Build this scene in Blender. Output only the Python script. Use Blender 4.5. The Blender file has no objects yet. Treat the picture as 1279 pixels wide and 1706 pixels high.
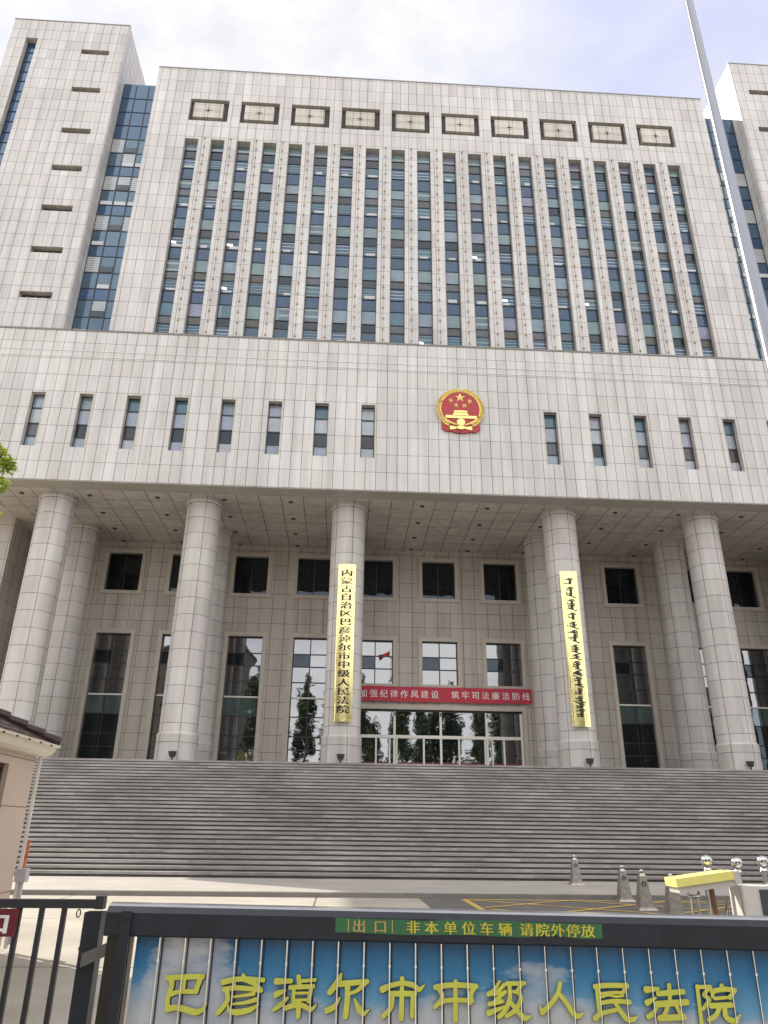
import bpy, bmesh, math, random
from mathutils import Vector, Matrix
R = math.radians
random.seed(7)
scene = bpy.context.scene
C = scene.collection

# ------------------------------------------------------------------ camera
cam = bpy.data.cameras.new('camera')
cam.sensor_fit = 'VERTICAL'; cam.sensor_height = 36.0
cam.lens = 36.0 * 1232.57 / 1706.0
cam.clip_start = 0.1; cam.clip_end = 3000
co = bpy.data.objects.new('camera', cam); C.objects.link(co)
yaw, pitch, roll = -0.0504, 0.4050, 0.0130
cy, sy, cp, sp = math.cos(yaw), math.sin(yaw), math.cos(pitch), math.sin(pitch)
fwd = Vector((-sy*cp, cy*cp, sp)); rt = Vector((cy, sy, 0)); up = rt.cross(fwd)
r2 = rt*math.cos(roll) + up*math.sin(roll); u2 = -rt*math.sin(roll) + up*math.cos(roll)
M = Matrix((r2, u2, -fwd)).transposed().to_4x4(); M.translation = Vector((13.517, -41.6256, 1.6))
co.matrix_world = M
scene.camera = co

# ------------------------------------------------------------------ sun and sky
SUN = Vector((1.2, -1.0, -1.31)).normalized()           # direction the light travels
sl = bpy.data.lights.new('sun', 'SUN'); sl.energy = 5.0; sl.angle = R(0.5); sl.color = (1.0, 0.93, 0.82)
so = bpy.data.objects.new('sun', sl); C.objects.link(so)
so.rotation_euler = SUN.to_track_quat('-Z', 'Y').to_euler()
so.location = (-60, 60, 90)
elev = math.asin(-SUN.z); azim = math.atan2(-SUN.x, -SUN.y)   # where the sun stands

world = bpy.data.worlds.new('World'); scene.world = world; world.use_nodes = True
nt = world.node_tree; nt.nodes.clear()

def NN(nt, t, **kw):
    n = nt.nodes.new(t)
    for k, v in kw.items():
        if k.startswith('i_'):
            key = k[2:]
            key = int(key) if key.isdigit() else key.replace('_', ' ')
            if isinstance(v, bpy.types.NodeSocket): nt.links.new(v, n.inputs[key])
            else: n.inputs[key].default_value = v
        else: setattr(n, k, v)
    return n
def math_(nt, op, a, b=None, c=None, clamp=False):
    n = nt.nodes.new('ShaderNodeMath'); n.operation = op; n.use_clamp = clamp
    for i, v in enumerate((a, b, c)):
        if v is None: continue
        if isinstance(v, bpy.types.NodeSocket): nt.links.new(v, n.inputs[i])
        else: n.inputs[i].default_value = v
    return n.outputs[0]
def ramp(nt, fac, stops, interp='LINEAR'):
    n = nt.nodes.new('ShaderNodeValToRGB'); n.color_ramp.interpolation = interp
    el = n.color_ramp.elements
    while len(el) < len(stops): el.new(0.5)
    for e, (p, c) in zip(el, stops):
        e.position = p; e.color = (c[0], c[1], c[2], 1) if len(c) == 3 else c
    if fac is not None: nt.links.new(fac, n.inputs[0])
    return n.outputs[0]
def mix(nt, fac, a, b, blend='MIX'):
    n = nt.nodes.new('ShaderNodeMix'); n.data_type = 'RGBA'; n.blend_type = blend
    for s, v in ((n.inputs[0], fac), (n.inputs[6], a), (n.inputs[7], b)):
        if isinstance(v, bpy.types.NodeSocket): nt.links.new(v, s)
        else: s.default_value = v if not isinstance(v, tuple) or len(v) == 4 else (*v, 1)
    return n.outputs[2]

sky = NN(nt, 'ShaderNodeTexSky', sky_type='NISHITA', sun_disc=False, sun_elevation=elev, sun_rotation=azim)
tc = nt.nodes.new('ShaderNodeTexCoord')
sep = NN(nt, 'ShaderNodeSeparateXYZ', i_0=tc.outputs['Generated'])
mp = NN(nt, 'ShaderNodeMapping', i_Vector=tc.outputs['Generated'], i_Scale=(1.0, 1.0, 2.2), i_Location=(0.35, 0.1, 0.0))
cn = NN(nt, 'ShaderNodeTexNoise', i_Vector=mp.outputs[0], i_Scale=4.2, i_Detail=7.0, i_Roughness=0.55)
cn2 = NN(nt, 'ShaderNodeTexNoise', i_Vector=mp.outputs[0], i_Scale=11.0, i_Detail=5.0, i_Roughness=0.6)
# a clearing in the cloud over the right tower
dotn = NN(nt, 'ShaderNodeVectorMath', operation='DOT_PRODUCT', i_0=tc.outputs['Generated'], i_1=(0.44, 0.53, 0.725))
clear = NN(nt, 'ShaderNodeMapRange', i_0=dotn.outputs['Value'], i_1=0.90, i_2=0.995, i_3=0.0, i_4=0.34)
mask = math_(nt, 'SUBTRACT', cn.outputs[0], clear.outputs[0])
mask = ramp(nt, mask, [(0.10, (0, 0, 0)), (0.50, (1, 1, 1))])
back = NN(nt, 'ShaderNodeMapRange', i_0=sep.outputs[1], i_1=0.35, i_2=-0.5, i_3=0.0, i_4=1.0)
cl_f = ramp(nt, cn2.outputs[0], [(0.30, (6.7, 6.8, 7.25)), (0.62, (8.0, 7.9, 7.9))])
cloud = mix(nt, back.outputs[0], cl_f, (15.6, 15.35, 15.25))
blue = mix(nt, 0.85, sky.outputs[0], (6.0, 6.3, 8.4))
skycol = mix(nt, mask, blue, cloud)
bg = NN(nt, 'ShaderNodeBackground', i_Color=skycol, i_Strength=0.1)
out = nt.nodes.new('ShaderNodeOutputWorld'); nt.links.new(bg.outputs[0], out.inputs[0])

vs = scene.view_settings
vs.view_transform = 'Standard'; vs.look = 'None'; vs.gamma = 1.0; vs.exposure = 0.38; vs.use_curve_mapping = False
scene.cycles.max_bounces = 8; scene.cycles.glossy_bounces = 4; scene.cycles.diffuse_bounces = 4
scene.cycles.use_denoising = True

# ------------------------------------------------------------------ materials
def newmat(name):
    m = bpy.data.materials.new(name); m.use_nodes = True
    nt = m.node_tree; nt.nodes.clear()
    o = nt.nodes.new('ShaderNodeOutputMaterial')
    b = nt.nodes.new('ShaderNodeBsdfPrincipled')
    nt.links.new(b.outputs[0], o.inputs[0])
    return m, nt, b, o
def plain(name, col, rough=0.5, metal=0.0, var=0.12, scale=6.0, spec=0.5, bump=0.0):
    m, nt, b, o = newmat(name)
    tc = nt.nodes.new('ShaderNodeTexCoord')
    n = NN(nt, 'ShaderNodeTexNoise', i_Vector=tc.outputs['Object'], i_Scale=scale, i_Detail=6.0, i_Roughness=0.6)
    lo = tuple(max(0, c*(1-var)) for c in col); hi = tuple(min(1, c*(1+var)) for c in col)
    c = ramp(nt, n.outputs[0], [(0.3, lo), (0.7, hi)])
    nt.links.new(c, b.inputs['Base Color'])
    r = NN(nt, 'ShaderNodeMapRange', i_0=n.outputs[0], i_1=0.3, i_2=0.7, i_3=max(0.02, rough*0.85), i_4=min(1, rough*1.15))
    nt.links.new(r.outputs[0], b.inputs['Roughness'])
    b.inputs['Metallic'].default_value = metal
    b.inputs['Specular IOR Level'].default_value = spec
    if bump:
        bp = NN(nt, 'ShaderNodeBump', i_Height=n.outputs[0], i_Strength=bump, i_Distance=0.01)
        nt.links.new(bp.outputs[0], b.inputs['Normal'])
    return m
def tiles(name, tints, w, h, ou=0.0, ov=0.0, joint=0.019, jcol=(0.075, 0.07, 0.068), rough=0.45, streak=0.19):
    """stone panels on a u,v grid in metres: every panel gets its own tint, dark open joints, weather streaks"""
    m, nt, b, o = newmat(name)
    uv = nt.nodes.new('ShaderNodeUVMap'); uv.uv_map = 'UVMap'
    s = NN(nt, 'ShaderNodeSeparateXYZ', i_0=uv.outputs[0])
    u = math_(nt, 'DIVIDE', math_(nt, 'SUBTRACT', s.outputs[0], ou), w)
    v = math_(nt, 'DIVIDE', math_(nt, 'SUBTRACT', s.outputs[1], ov), h)
    fu, fv = math_(nt, 'FLOOR', u), math_(nt, 'FLOOR', v)
    cell = NN(nt, 'ShaderNodeCombineXYZ', i_0=fu, i_1=fv)
    wn = NN(nt, 'ShaderNodeTexWhiteNoise', i_0=cell.outputs[0]); wn.noise_dimensions = '3D'
    col = ramp(nt, wn.outputs['Value'], [(i/(len(tints)-1), t) for i, t in enumerate(tints)])
    # mineral speckle and long weather streaks
    tc = nt.nodes.new('ShaderNodeTexCoord')
    n1 = NN(nt, 'ShaderNodeTexNoise', i_Vector=tc.outputs['Object'], i_Scale=0.16, i_Detail=4.0)
    mpp = NN(nt, 'ShaderNodeMapping', i_Vector=tc.outputs['Object'], i_Scale=(1.6, 1.6, 0.10))
    n2 = NN(nt, 'ShaderNodeTexNoise', i_Vector=mpp.outputs[0], i_Scale=1.0, i_Detail=6.0, i_Roughness=0.65)
    n3 = NN(nt, 'ShaderNodeTexNoise', i_Vector=tc.outputs['Object'], i_Scale=14.0, i_Detail=3.0)
    g1 = NN(nt, 'ShaderNodeMapRange', i_0=n1.outputs[0], i_1=0.3, i_2=0.7, i_3=0.91, i_4=1.05)
    g2 = NN(nt, 'ShaderNodeMapRange', i_0=n2.outputs[0], i_1=0.35, i_2=0.65, i_3=1.0-streak, i_4=1.03)
    g3 = NN(nt, 'ShaderNodeMapRange', i_0=n3.outputs[0], i_1=0.3, i_2=0.7, i_3=0.95, i_4=1.05)
    g = math_(nt, 'MULTIPLY', math_(nt, 'MULTIPLY', g1.outputs[0], g2.outputs[0]), g3.outputs[0])
    vm = NN(nt, 'ShaderNodeVectorMath', operation='SCALE', i_0=col); nt.links.new(g, vm.inputs['Scale'])
    du = math_(nt, 'ABSOLUTE', math_(nt, 'SUBTRACT', math_(nt, 'FRACT', math_(nt, 'ADD', u, 0.5)), 0.5))
    dv = math_(nt, 'ABSOLUTE', math_(nt, 'SUBTRACT', math_(nt, 'FRACT', math_(nt, 'ADD', v, 0.5)), 0.5))
    ju = math_(nt, 'LESS_THAN', du, joint/w); jv = math_(nt, 'LESS_THAN', dv, joint*0.85/h)
    j = math_(nt, 'MAXIMUM', ju, jv)
    jn = NN(nt, 'ShaderNodeMapRange', i_0=n2.outputs[0], i_1=0.3, i_2=0.7, i_3=1.0, i_4=0.55)
    j = math_(nt, 'MULTIPLY', j, jn.outputs[0])
    fin = mix(nt, j, vm.outputs[0], jcol)
    nt.links.new(fin, b.inputs['Base Color'])
    b.inputs['Roughness'].default_value = rough
    b.inputs['Specular IOR Level'].default_value = 0.35
    return m
def glass(name, col, refl=0.3, rough=0.015, tint=(0.70, 0.85, 1.0), stripes=None, wob=0.03):
    """coated window glass over whatever is close behind it: dark room, blind or spandrel"""
    m, nt, b, o = newmat(name)
    tc = nt.nodes.new('ShaderNodeTexCoord')
    n = NN(nt, 'ShaderNodeTexNoise', i_Vector=tc.outputs['Object'], i_Scale=1.3, i_Detail=2.0)
    base = ramp(nt, n.outputs[0], [(0.3, tuple(c*0.85 for c in col)), (0.7, tuple(min(1, c*1.15) for c in col))])
    if stripes:
        sp_ = NN(nt, 'ShaderNodeSeparateXYZ', i_0=tc.outputs['Object'])
        ph = math_(nt, 'FRACT', math_(nt, 'MULTIPLY', sp_.outputs[2], stripes[1]))
        base = mix(nt, math_(nt, 'LESS_THAN', ph, stripes[2]), base, stripes[0])
    nt.links.new(base, b.inputs['Base Color'])
    b.inputs['Roughness'].default_value = 0.6; b.inputs['Specular IOR Level'].default_value = 0.0
    gl = NN(nt, 'ShaderNodeBsdfGlossy', i_Color=(*tint, 1), i_Roughness=rough)
    n2 = NN(nt, 'ShaderNodeTexNoise', i_Vector=tc.outputs['Object'], i_Scale=0.9, i_Detail=1.0)
    bp = NN(nt, 'ShaderNodeBump', i_Height=n2.outputs[0], i_Strength=wob, i_Distance=0.3)
    nt.links.new(bp.outputs[0], gl.inputs['Normal'])
    fr = NN(nt, 'ShaderNodeFresnel', i_IOR=1.5)
    fac = math_(nt, 'ADD', math_(nt, 'MULTIPLY', fr.outputs[0], 1.0-refl), refl, clamp=True)
    ms = nt.nodes.new('ShaderNodeMixShader'); nt.links.new(fac, ms.inputs[0])
    nt.links.new(b.outputs[0], ms.inputs[1]); nt.links.new(gl.outputs[0], ms.inputs[2])
    nt.links.new(ms.outputs[0], o.inputs[0])
    return m
def emit(name, col, s):
    m, nt, b, o = newmat(name)
    b.inputs['Base Color'].default_value = (*col, 1); b.inputs['Emission Color'].default_value = (*col, 1)
    b.inputs['Emission Strength'].default_value = s
    return m

T_FAC = [(0.505, 0.478, 0.472), (0.595, 0.582, 0.568), (0.56, 0.528, 0.522), (0.615, 0.605, 0.592), (0.55, 0.545, 0.538), (0.585, 0.552, 0.542), (0.575, 0.568, 0.558)]
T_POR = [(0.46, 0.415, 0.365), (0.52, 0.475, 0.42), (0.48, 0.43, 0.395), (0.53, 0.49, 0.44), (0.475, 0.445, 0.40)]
m_upper = tiles('upper_granite', T_FAC, 0.661, 1.22, -0.02, 32.0)
T_POD = [(0.545, 0.52, 0.50), (0.595, 0.585, 0.57), (0.57, 0.545, 0.53), (0.61, 0.60, 0.585), (0.555, 0.55, 0.54), (0.585, 0.56, 0.545)]
m_podium = tiles('podium_granite', T_POD, 0.6622, 1.24, -6.8, 20.72)
m_tower = tiles('tower_granite', T_FAC, 0.661, 1.13, -9.34, 32.0)
m_jamb = tiles('jamb_granite', [(0.47, 0.44, 0.40), (0.52, 0.49, 0.45), (0.49, 0.46, 0.425)], 3.0, 1.24, 0.5, 32.0)
m_col = tiles('column_granite', [(0.50, 0.47, 0.445), (0.57, 0.545, 0.52), (0.53, 0.495, 0.48), (0.58, 0.56, 0.535)], 1.12, 1.03, 0.3, 4.83, joint=0.02)
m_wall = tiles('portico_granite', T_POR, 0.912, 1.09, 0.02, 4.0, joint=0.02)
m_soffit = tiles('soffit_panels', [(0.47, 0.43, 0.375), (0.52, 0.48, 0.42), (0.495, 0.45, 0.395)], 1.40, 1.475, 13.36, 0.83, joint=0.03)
m_trim = plain('window_trim_granite', (0.50, 0.45, 0.39), 0.5, var=0.08, scale=2.0)
m_side = tiles('side_wall_granite', T_POR, 0.912, 1.24, 0.0, 4.0)
m_frame = plain('dark_window_frame', (0.03, 0.03, 0.034), 0.35)
m_alu = plain('white_aluminium', (0.80, 0.79, 0.72), 0.35, metal=0.0, var=0.05)
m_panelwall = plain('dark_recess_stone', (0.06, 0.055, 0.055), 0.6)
m_orn = tiles('ornament_stone', [(0.50, 0.48, 0.42), (0.55, 0.53, 0.47), (0.52, 0.47, 0.43)], 1.16, 0.78, 0.0, 0.0, joint=0.02)
m_led = plain('led_strip', (0.50, 0.46, 0.28), 0.5, var=0.25, scale=3)
m_dot = plain('led_node', (0.27, 0.23, 0.15), 0.5)
g_spandrel = [glass('spandrel_glass', (0.032, 0.060, 0.125), 0.02, tint=(0.75, 0.87, 1.0)), glass('spandrel_glass_grey', (0.030, 0.055, 0.095), 0.02)]
g_upper = [glass('blind_green', (0.17, 0.235, 0.23), 0.03), glass('blind_grey', (0.21, 0.255, 0.29), 0.03), glass('blind_violet', (0.22, 0.215, 0.29), 0.03),
           glass('blind_teal', (0.07, 0.135, 0.175), 0.03), glass('blind_half', (0.10, 0.135, 0.15), 0.03, stripes=((0.30, 0.34, 0.35), 1.7, 0.3))]
g_vent = [glass('vent_brown', (0.055, 0.042, 0.04), 0.01), glass('vent_grey', (0.11, 0.10, 0.105), 0.015), glass('vent_dark', (0.018, 0.020, 0.024), 0.01), glass('vent_olive', (0.09, 0.08, 0.055), 0.01)]
g_lower = [glass('lower_rail', (0.045, 0.085, 0.115), 0.02, stripes=((0.26, 0.33, 0.38), 4.1, 0.17)), glass('lower_rail_bright', (0.05, 0.085, 0.135), 0.02, stripes=((0.36, 0.40, 0.46), 3.3, 0.25)),
           glass('lower_teal', (0.055, 0.105, 0.12), 0.03, stripes=((0.17, 0.25, 0.26), 2.7, 0.4)), glass('lower_plain', (0.04, 0.062, 0.09), 0.03)]
m_lit = emit('lit_ceiling_panel', (1.0, 0.99, 0.94), 1.1)
g_pod = [glass('pale_curtain_and_sky', (0.40, 0.41, 0.44), 0.05), glass('pale_blue_curtain_and_sky', (0.27, 0.31, 0.38), 0.05), glass('pale_violet_curtain_and_sky', (0.30, 0.29, 0.36), 0.05)]  # pale base holds curtains plus sky reflection put into the colour
m_box = plain('window_sill_box', (0.55, 0.57, 0.60), 0.6, var=0.1)
g_blue = glass('curtain_blue', (0.022, 0.05, 0.11), 0.07, tint=(0.62, 0.80, 1.0))
g_blue2 = glass('curtain_vision', (0.04, 0.075, 0.115), 0.08, tint=(0.66, 0.84, 1.0))
g_blind2 = glass('curtain_blind', (0.30, 0.32, 0.33), 0.04, stripes=((0.48, 0.49, 0.48), 5.0, 0.4))
g_open = glass('curtain_open_vent', (0.03, 0.035, 0.03), 0.03)
g_entry = glass('entrance_glass', (0.010, 0.013, 0.013), 0.25, tint=(0.95, 0.97, 1.0), wob=0.018)
g_entry_d = glass('dark_entrance_glass', (0.012, 0.014, 0.013), 0.02)
g_entry_b = glass('entrance_blind', (0.07, 0.10, 0.09), 0.12)
g_dark = glass('dark_glass', (0.006, 0.006, 0.007), 0.015)
m_slot = plain('slot_dark', (0.03, 0.03, 0.028), 0.6)
m_louvre = plain('slot_louvre', (0.20, 0.19, 0.17), 0.6)

# ------------------------------------------------------------------ mesh builder
class MB:
    def __init__(s): s.v = []; s.f = []; s.m = []; s.uv = []
    def face(s, pts, m=0, uv=None):
        pts = [Vector(p) for p in pts]
        i0 = len(s.v); s.v += pts; s.f.append(list(range(i0, i0+len(pts)))); s.m.append(m)
        if uv is None:
            n = (pts[1]-pts[0]).cross(pts[2]-pts[0])
            if abs(n.z) >= max(abs(n.x), abs(n.y)): uv = [(p.x, p.y) for p in pts]
            elif abs(n.x) > abs(n.y): uv = [(p.y, p.z) for p in pts]
            else: uv = [(p.x, p.z) for p in pts]
        s.uv.append(uv)
    def box(s, x0, x1, y0, y1, z0, z1, m=0, skip=''):
        a = [(x0,y0,z0),(x1,y0,z0),(x1,y1,z0),(x0,y1,z0),(x0,y0,z1),(x1,y0,z1),(x1,y1,z1),(x0,y1,z1)]
        F = {'b':(3,2,1,0),'t':(4,5,6,7),'f':(0,1,5,4),'k':(2,3,7,6),'l':(3,0,4,7),'r':(1,2,6,5)}
        for k, q in F.items():
            if k not in skip: s.face([a[i] for i in q], m)
    def prism(s, poly, y0, y1, m=0, T=None):
        """outline in x,z pushed from y0 (front) to y1 (back)"""
        g = (lambda p: p) if T is None else (lambda p: T @ Vector(p))
        n = len(poly)
        s.face([g((p[0], y0, p[1])) for p in poly], m); s.face([g((p[0], y1, p[1])) for p in reversed(poly)], m)
        for i in range(n):
            a, b = poly[i], poly[(i+1) % n]
            s.face([g((a[0],y0,a[1])), g((a[0],y1,a[1])), g((b[0],y1,b[1])), g((b[0],y0,b[1]))], m)
    def tube(s, pts, r, seg=8, m=0, caps=True):
        pts = [Vector(p) for p in pts]; rings = []
        rr = r if isinstance(r, (list, tuple)) else [r]*len(pts)
        for i, p in enumerate(pts):
            d = (pts[min(i+1, len(pts)-1)] - pts[max(i-1, 0)]).normalized()
            a = d.cross(Vector((0,0,1)) if abs(d.z) < 0.9 else Vector((1,0,0))).normalized(); b = d.cross(a)
            rings.append([p + (a*math.cos(t)+b*math.sin(t))*rr[i] for t in [2*math.pi*k/seg for k in range(seg)]])
        for A, B in zip(rings, rings[1:]):
            for k in range(seg): s.face([A[k], A[(k+1)%seg], B[(k+1)%seg], B[k]], m)
        if caps: s.face(list(reversed(rings[0])), m); s.face(rings[-1], m)
    def lathe(s, prof, cx, cy, seg=48, m=0, uvr=1.0, close=True):
        def P(r, z, k): t = 2*math.pi*k/seg; return (cx+r*math.sin(t), cy-r*math.cos(t), z)
        for (r0, z0), (r1, z1) in zip(prof, prof[1:]):
            for k in range(seg):
                a, b = 2*math.pi*k/seg*uvr, 2*math.pi*(k+1)/seg*uvr
                s.face([P(r0,z0,k), P(r0,z0,k+1), P(r1,z1,k+1), P(r1,z1,k)], m, [(a,z0),(b,z0),(b,z1),(a,z1)])
        if close:
            s.face([P(prof[0][0], prof[0][1], k) for k in reversed(range(seg))], m); s.face([P(prof[-1][0], prof[-1][1], k) for k in range(seg)], m)
    def sphere(s, c, r, seg=20, rings=12, m=0, sc=(1,1,1)):
        def P(i, k):
            t = math.pi*i/rings; p = 2*math.pi*k/seg
            return (c[0]+r*sc[0]*math.sin(t)*math.cos(p), c[1]+r*sc[1]*math.sin(t)*math.sin(p), c[2]+r*sc[2]*math.cos(t))
        for i in range(rings):
            for k in range(seg):
                if i == 0: s.face([P(0,0), P(1,k), P(1,k+1)], m)
                elif i == rings-1: s.face([P(i,k), P(rings,0), P(i,k+1)], m)
                else: s.face([P(i,k), P(i+1,k), P(i+1,k+1), P(i,k+1)], m)
    def wall(s, x0, x1, z0, z1, y, holes, depth, m=0, mj=None):
        """upright wall facing -y with openings and their jambs; holes are (x0,x1,z0,z1[,depth])"""
        mj = m if mj is None else mj
        xs = sorted({x0, x1, *[h[0] for h in holes], *[h[1] for h in holes]}); xs = [x for x in xs if x0-1e-6 <= x <= x1+1e-6]
        zs = sorted({z0, z1, *[h[2] for h in holes], *[h[3] for h in holes]}); zs = [z for z in zs if z0-1e-6 <= z <= z1+1e-6]
        for a, b in zip(xs, xs[1:]):
            for c, d in zip(zs, zs[1:]):
                X, Z = (a+b)/2, (c+d)/2
                if any(h[0] < X < h[1] and h[2] < Z < h[3] for h in holes): continue
                s.face([(a,y,c),(b,y,c),(b,y,d),(a,y,d)], m)
        for h in holes:
            a, b, c, d = h[:4]; e = y + (h[4] if len(h) > 4 else depth)
            s.face([(a,y,c),(a,y,d),(a,e,d),(a,e,c)], mj); s.face([(b,y,d),(b,y,c),(b,e,c),(b,e,d)], mj)
            s.face([(a,y,d),(b,y,d),(b,e,d),(a,e,d)], mj)
            if c > z0+1e-6: s.face([(a,y,c),(a,e,c),(b,e,c),(b,y,c)], mj)
    def build(s, name, mats, parent=None, smooth=False, org=None, weld=True):
        me = bpy.data.meshes.new(name)
        off = Vector(org) if org is not None else (Vector(parent['_org']) if parent is not None and '_org' in parent else Vector((0,0,0)))
        me.from_pydata([tuple(v-off) for v in s.v], [], s.f)
        lay = me.uv_layers.new(name='UVMap')
        k = 0
        for uv in s.uv:
            for q in uv: lay.data[k].uv = q; k += 1
        for mt in (mats if isinstance(mats, (list, tuple)) else [mats]): me.materials.append(mt)
        me.polygons.foreach_set('material_index', s.m)
        if weld:
            bm = bmesh.new(); bm.from_mesh(me); bmesh.ops.remove_doubles(bm, verts=bm.verts, dist=1e-4); bm.to_mesh(me); bm.free()
        if smooth:
            me.polygons.foreach_set('use_smooth', [True]*len(me.polygons))
            me.set_sharp_from_angle(angle=R(35))
        me.update()
        o = bpy.data.objects.new(name, me); C.objects.link(o)
        if parent is not None: o.parent = parent; o['_org'] = list(off)
        elif org is not None: o.location = off; o['_org'] = list(off)
        return o
def tag(o, label=None, cat=None, group=None, kind=None):
    for k, v in (('label', label), ('category', cat), ('group', group), ('kind', kind)):
        if v: o[k] = v
    return o
def thing(name, label, cat, loc=(0,0,0), group=None, rotz=0.0):
    o = bpy.data.objects.new(name, None); C.objects.link(o)
    o.location = loc; o.rotation_euler = (0, 0, rotz); o.empty_display_size = 0.3
    o['_org'] = list(loc) if rotz == 0 else [0, 0, 0]
    return tag(o, label, cat, group)
def copy_tree(o, parent=None):
    c = o.copy(); C.objects.link(c)
    if parent is not None: c.parent = parent
    for ch in list(o.children): copy_tree(ch, c)
    return c
def text_mesh(body, size, offset=0.0, res=3):
    """outlines of one line of lettering as (verts, faces) with the line starting at x=0"""
    cu = bpy.data.curves.new('lettering', 'FONT'); cu.body = body; cu.size = size; cu.offset = offset; cu.resolution_u = res
    ob = bpy.data.objects.new('lettering', cu); C.objects.link(ob)
    me = bpy.data.meshes.new_from_object(ob.evaluated_get(bpy.context.evaluated_depsgraph_get()))
    v = [tuple(p.co) for p in me.vertices]; f = [list(p.vertices) for p in me.polygons]
    bpy.data.objects.remove(ob); bpy.data.curves.remove(cu); bpy.data.meshes.remove(me)
    return v, f
def glyph_into(mb, ch, cx, cz, w, h, place, m=0, offset=0.0, dup=None):
    """one character stretched into a w x h cell centred at cx,cz; place(x,z,k) gives the 3-D point"""
    v, f = text_mesh(ch, 1.0, offset)
    if not v: return
    # the em box of the font: keep the character's own place and size inside it
    for k, dx in enumerate(dup or [0.0]):
        i0 = len(mb.v)
        mb.v += [Vector(place(cx + (p[0]-0.5)*w + dx, cz + (p[1]-0.38)*h, k)) for p in v]
        for q in f:
            mb.f.append([i0+i for i in q]); mb.m.append(m); mb.uv.append([(0, 0)]*len(q))

# ================================================================== THE COURT BUILDING
court = thing('court_building', 'huge pale granite courthouse block with window strips, two towers and a columned portico', 'building', (20.4, 0, 0))
ZT = 32.0
# --- main block
mb = MB()
strips = [(1.983*i-0.01, 1.983*i+1.01, ZT, 50.1, 0.45) for i in range(20)]
orns = [(-0.04+3.966*k, 2.98+3.966*k, 52.06, 54.42, 0.38) for k in range(10)]
mb.wall(-2.95, 41.57, 31.6, 57.79, 0.0, strips+orns, 0.5, 0, 1)
mb.face([(-2.95,24,31.6),(-2.95,0,31.6),(-2.95,0,57.79),(-2.95,24,57.79)]); mb.face([(41.57,0,31.6),(41.57,24,31.6),(41.57,24,57.79),(41.57,0,57.79)])
mb.face([(-2.95,0,57.79),(41.57,0,57.79),(41.57,24,57.79),(-2.95,24,57.79)]); mb.face([(41.57,24,31.6),(-2.95,24,31.6),(-2.95,24,57.79),(41.57,24,57.79)])
upper = mb.build('upper_wall', [m_upper, m_jamb], court)
mb = MB()
mb.box(-2.97, 41.59, -0.03, 0.25, 57.795, 57.90)
mb.build('roof_coping', plain('coping', (0.20, 0.20, 0.20), 0.5), court)

# --- the twenty window strips
zs = [32.0, 33.1, 33.75, 34.9, 35.9, 36.95, 37.6, 38.72, 39.78, 40.8, 41.5, 42.52, 43.62, 44.7, 45.4, 46.35, 47.48, 48.5, 49.28, 50.1]
kinds = 'lvus' * 5
lit_at = {(0, 8): .5, (2, 8): .35, (7, 6): 0, (11, 8): .45, (12, 4): .4, (15, 4): .5, (13, 4): 0, (9, 0): .75, (2, 4): .3, (4, 0): 0}
for i in range(20):
    rnd = random.Random(100+i*17)
    x0, x1 = 1.983*i-0.01, 1.983*i+1.01; y = 0.45
    fr = MB(); gl = MB()
    mats = [m_lit, m_box] + g_spandrel + g_upper + g_vent + g_lower + g_pod
    ix = {'s': (2, 2), 'u': (4, 5), 'v': (9, 4), 'l': (13, 4)}
    fr.box(x0, x0+0.03, y-0.06, y, ZT, 50.1); fr.box(x1-0.03, x1, y-0.06, y, ZT, 50.1)
    for k in range(19):
        a, b = zs[k], zs[k+1]; kd = kinds[k]
        base, n = ix[kd]
        mi = base + (rnd.choice([0,0,0,1]) if kd == 's' else rnd.choice([0,0,1,1,2,3,4]) if kd == 'u' else rnd.choice([0,1,1,2,2,3]) if kd == 'v' else rnd.choice([0,0,1,1,2,3]))
        tilt = rnd.uniform(-0.004, 0.004)
        gl.face([(x0+0.03, y, a), (x1-0.03, y, a), (x1-0.03, y+tilt, b), (x0+0.03, y+tilt, b)], mi)
        if kd == 'l' and rnd.random() < 0.62:                # white box or desk edge standing against the glass
            w = rnd.uniform(0.35, 0.80); q = rnd.uniform(x0+0.05, x1-0.05-w)
            gl.box(q, q+w, y-0.012, y-0.004, a+0.05, a+0.05+rnd.uniform(0.16, 0.30), 1, 'k')
        if kd == 'u' and rnd.random() < 0.3:
            w = rnd.uniform(0.1, 0.25); gl.box(x0+0.06, x0+0.06+w, y-0.012, y-0.004, a+0.05, b-0.08, 4+rnd.randrange(3), 'k')
        if (i, k) in lit_at and lit_at[(i, k)] > 0:
            q = x0+0.10; w_ = rnd.uniform(0.28, 0.5); z_ = a+rnd.uniform(0.25, 0.4); gl.face([(q, y-0.012, z_), (q+w_, y-0.012, z_-0.03), (q+w_-0.05, y-0.012, z_+0.17), (q-0.02, y-0.012, z_+0.2)], 0)
        if k: fr.box(x0+0.03, x1-0.03, y-0.05, y-0.002, a-(0.045 if kd in 'vl' else 0.022), a+(0.045 if kd in 'vl' else 0.022))
    w = fr.build('window', m_frame, court)
    gl.build('glass', mats, w, weld=False)
# --- light strings up the piers between the strips
for i in range(19):
    s = MB(); xc = 1.983*i + 0.95 + 0.54; rnd = random.Random(i)
    pts = [(xc+rnd.uniform(-0.02, 0.02), -0.025, ZT+0.2+k*0.9) for k in range(21)]
    s.tube(pts, 0.014, 5, 0)
    for p in pts[::1]: s.box(p[0]-0.045, p[0]+0.045, -0.09, -0.01, p[2]-0.07, p[2]+0.07, 1)
    s.build('light_string', [plain('string_cable', (0.40, 0.36, 0.28), 0.6) if i == 0 else bpy.data.materials['string_cable'], m_dot], court)
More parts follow.
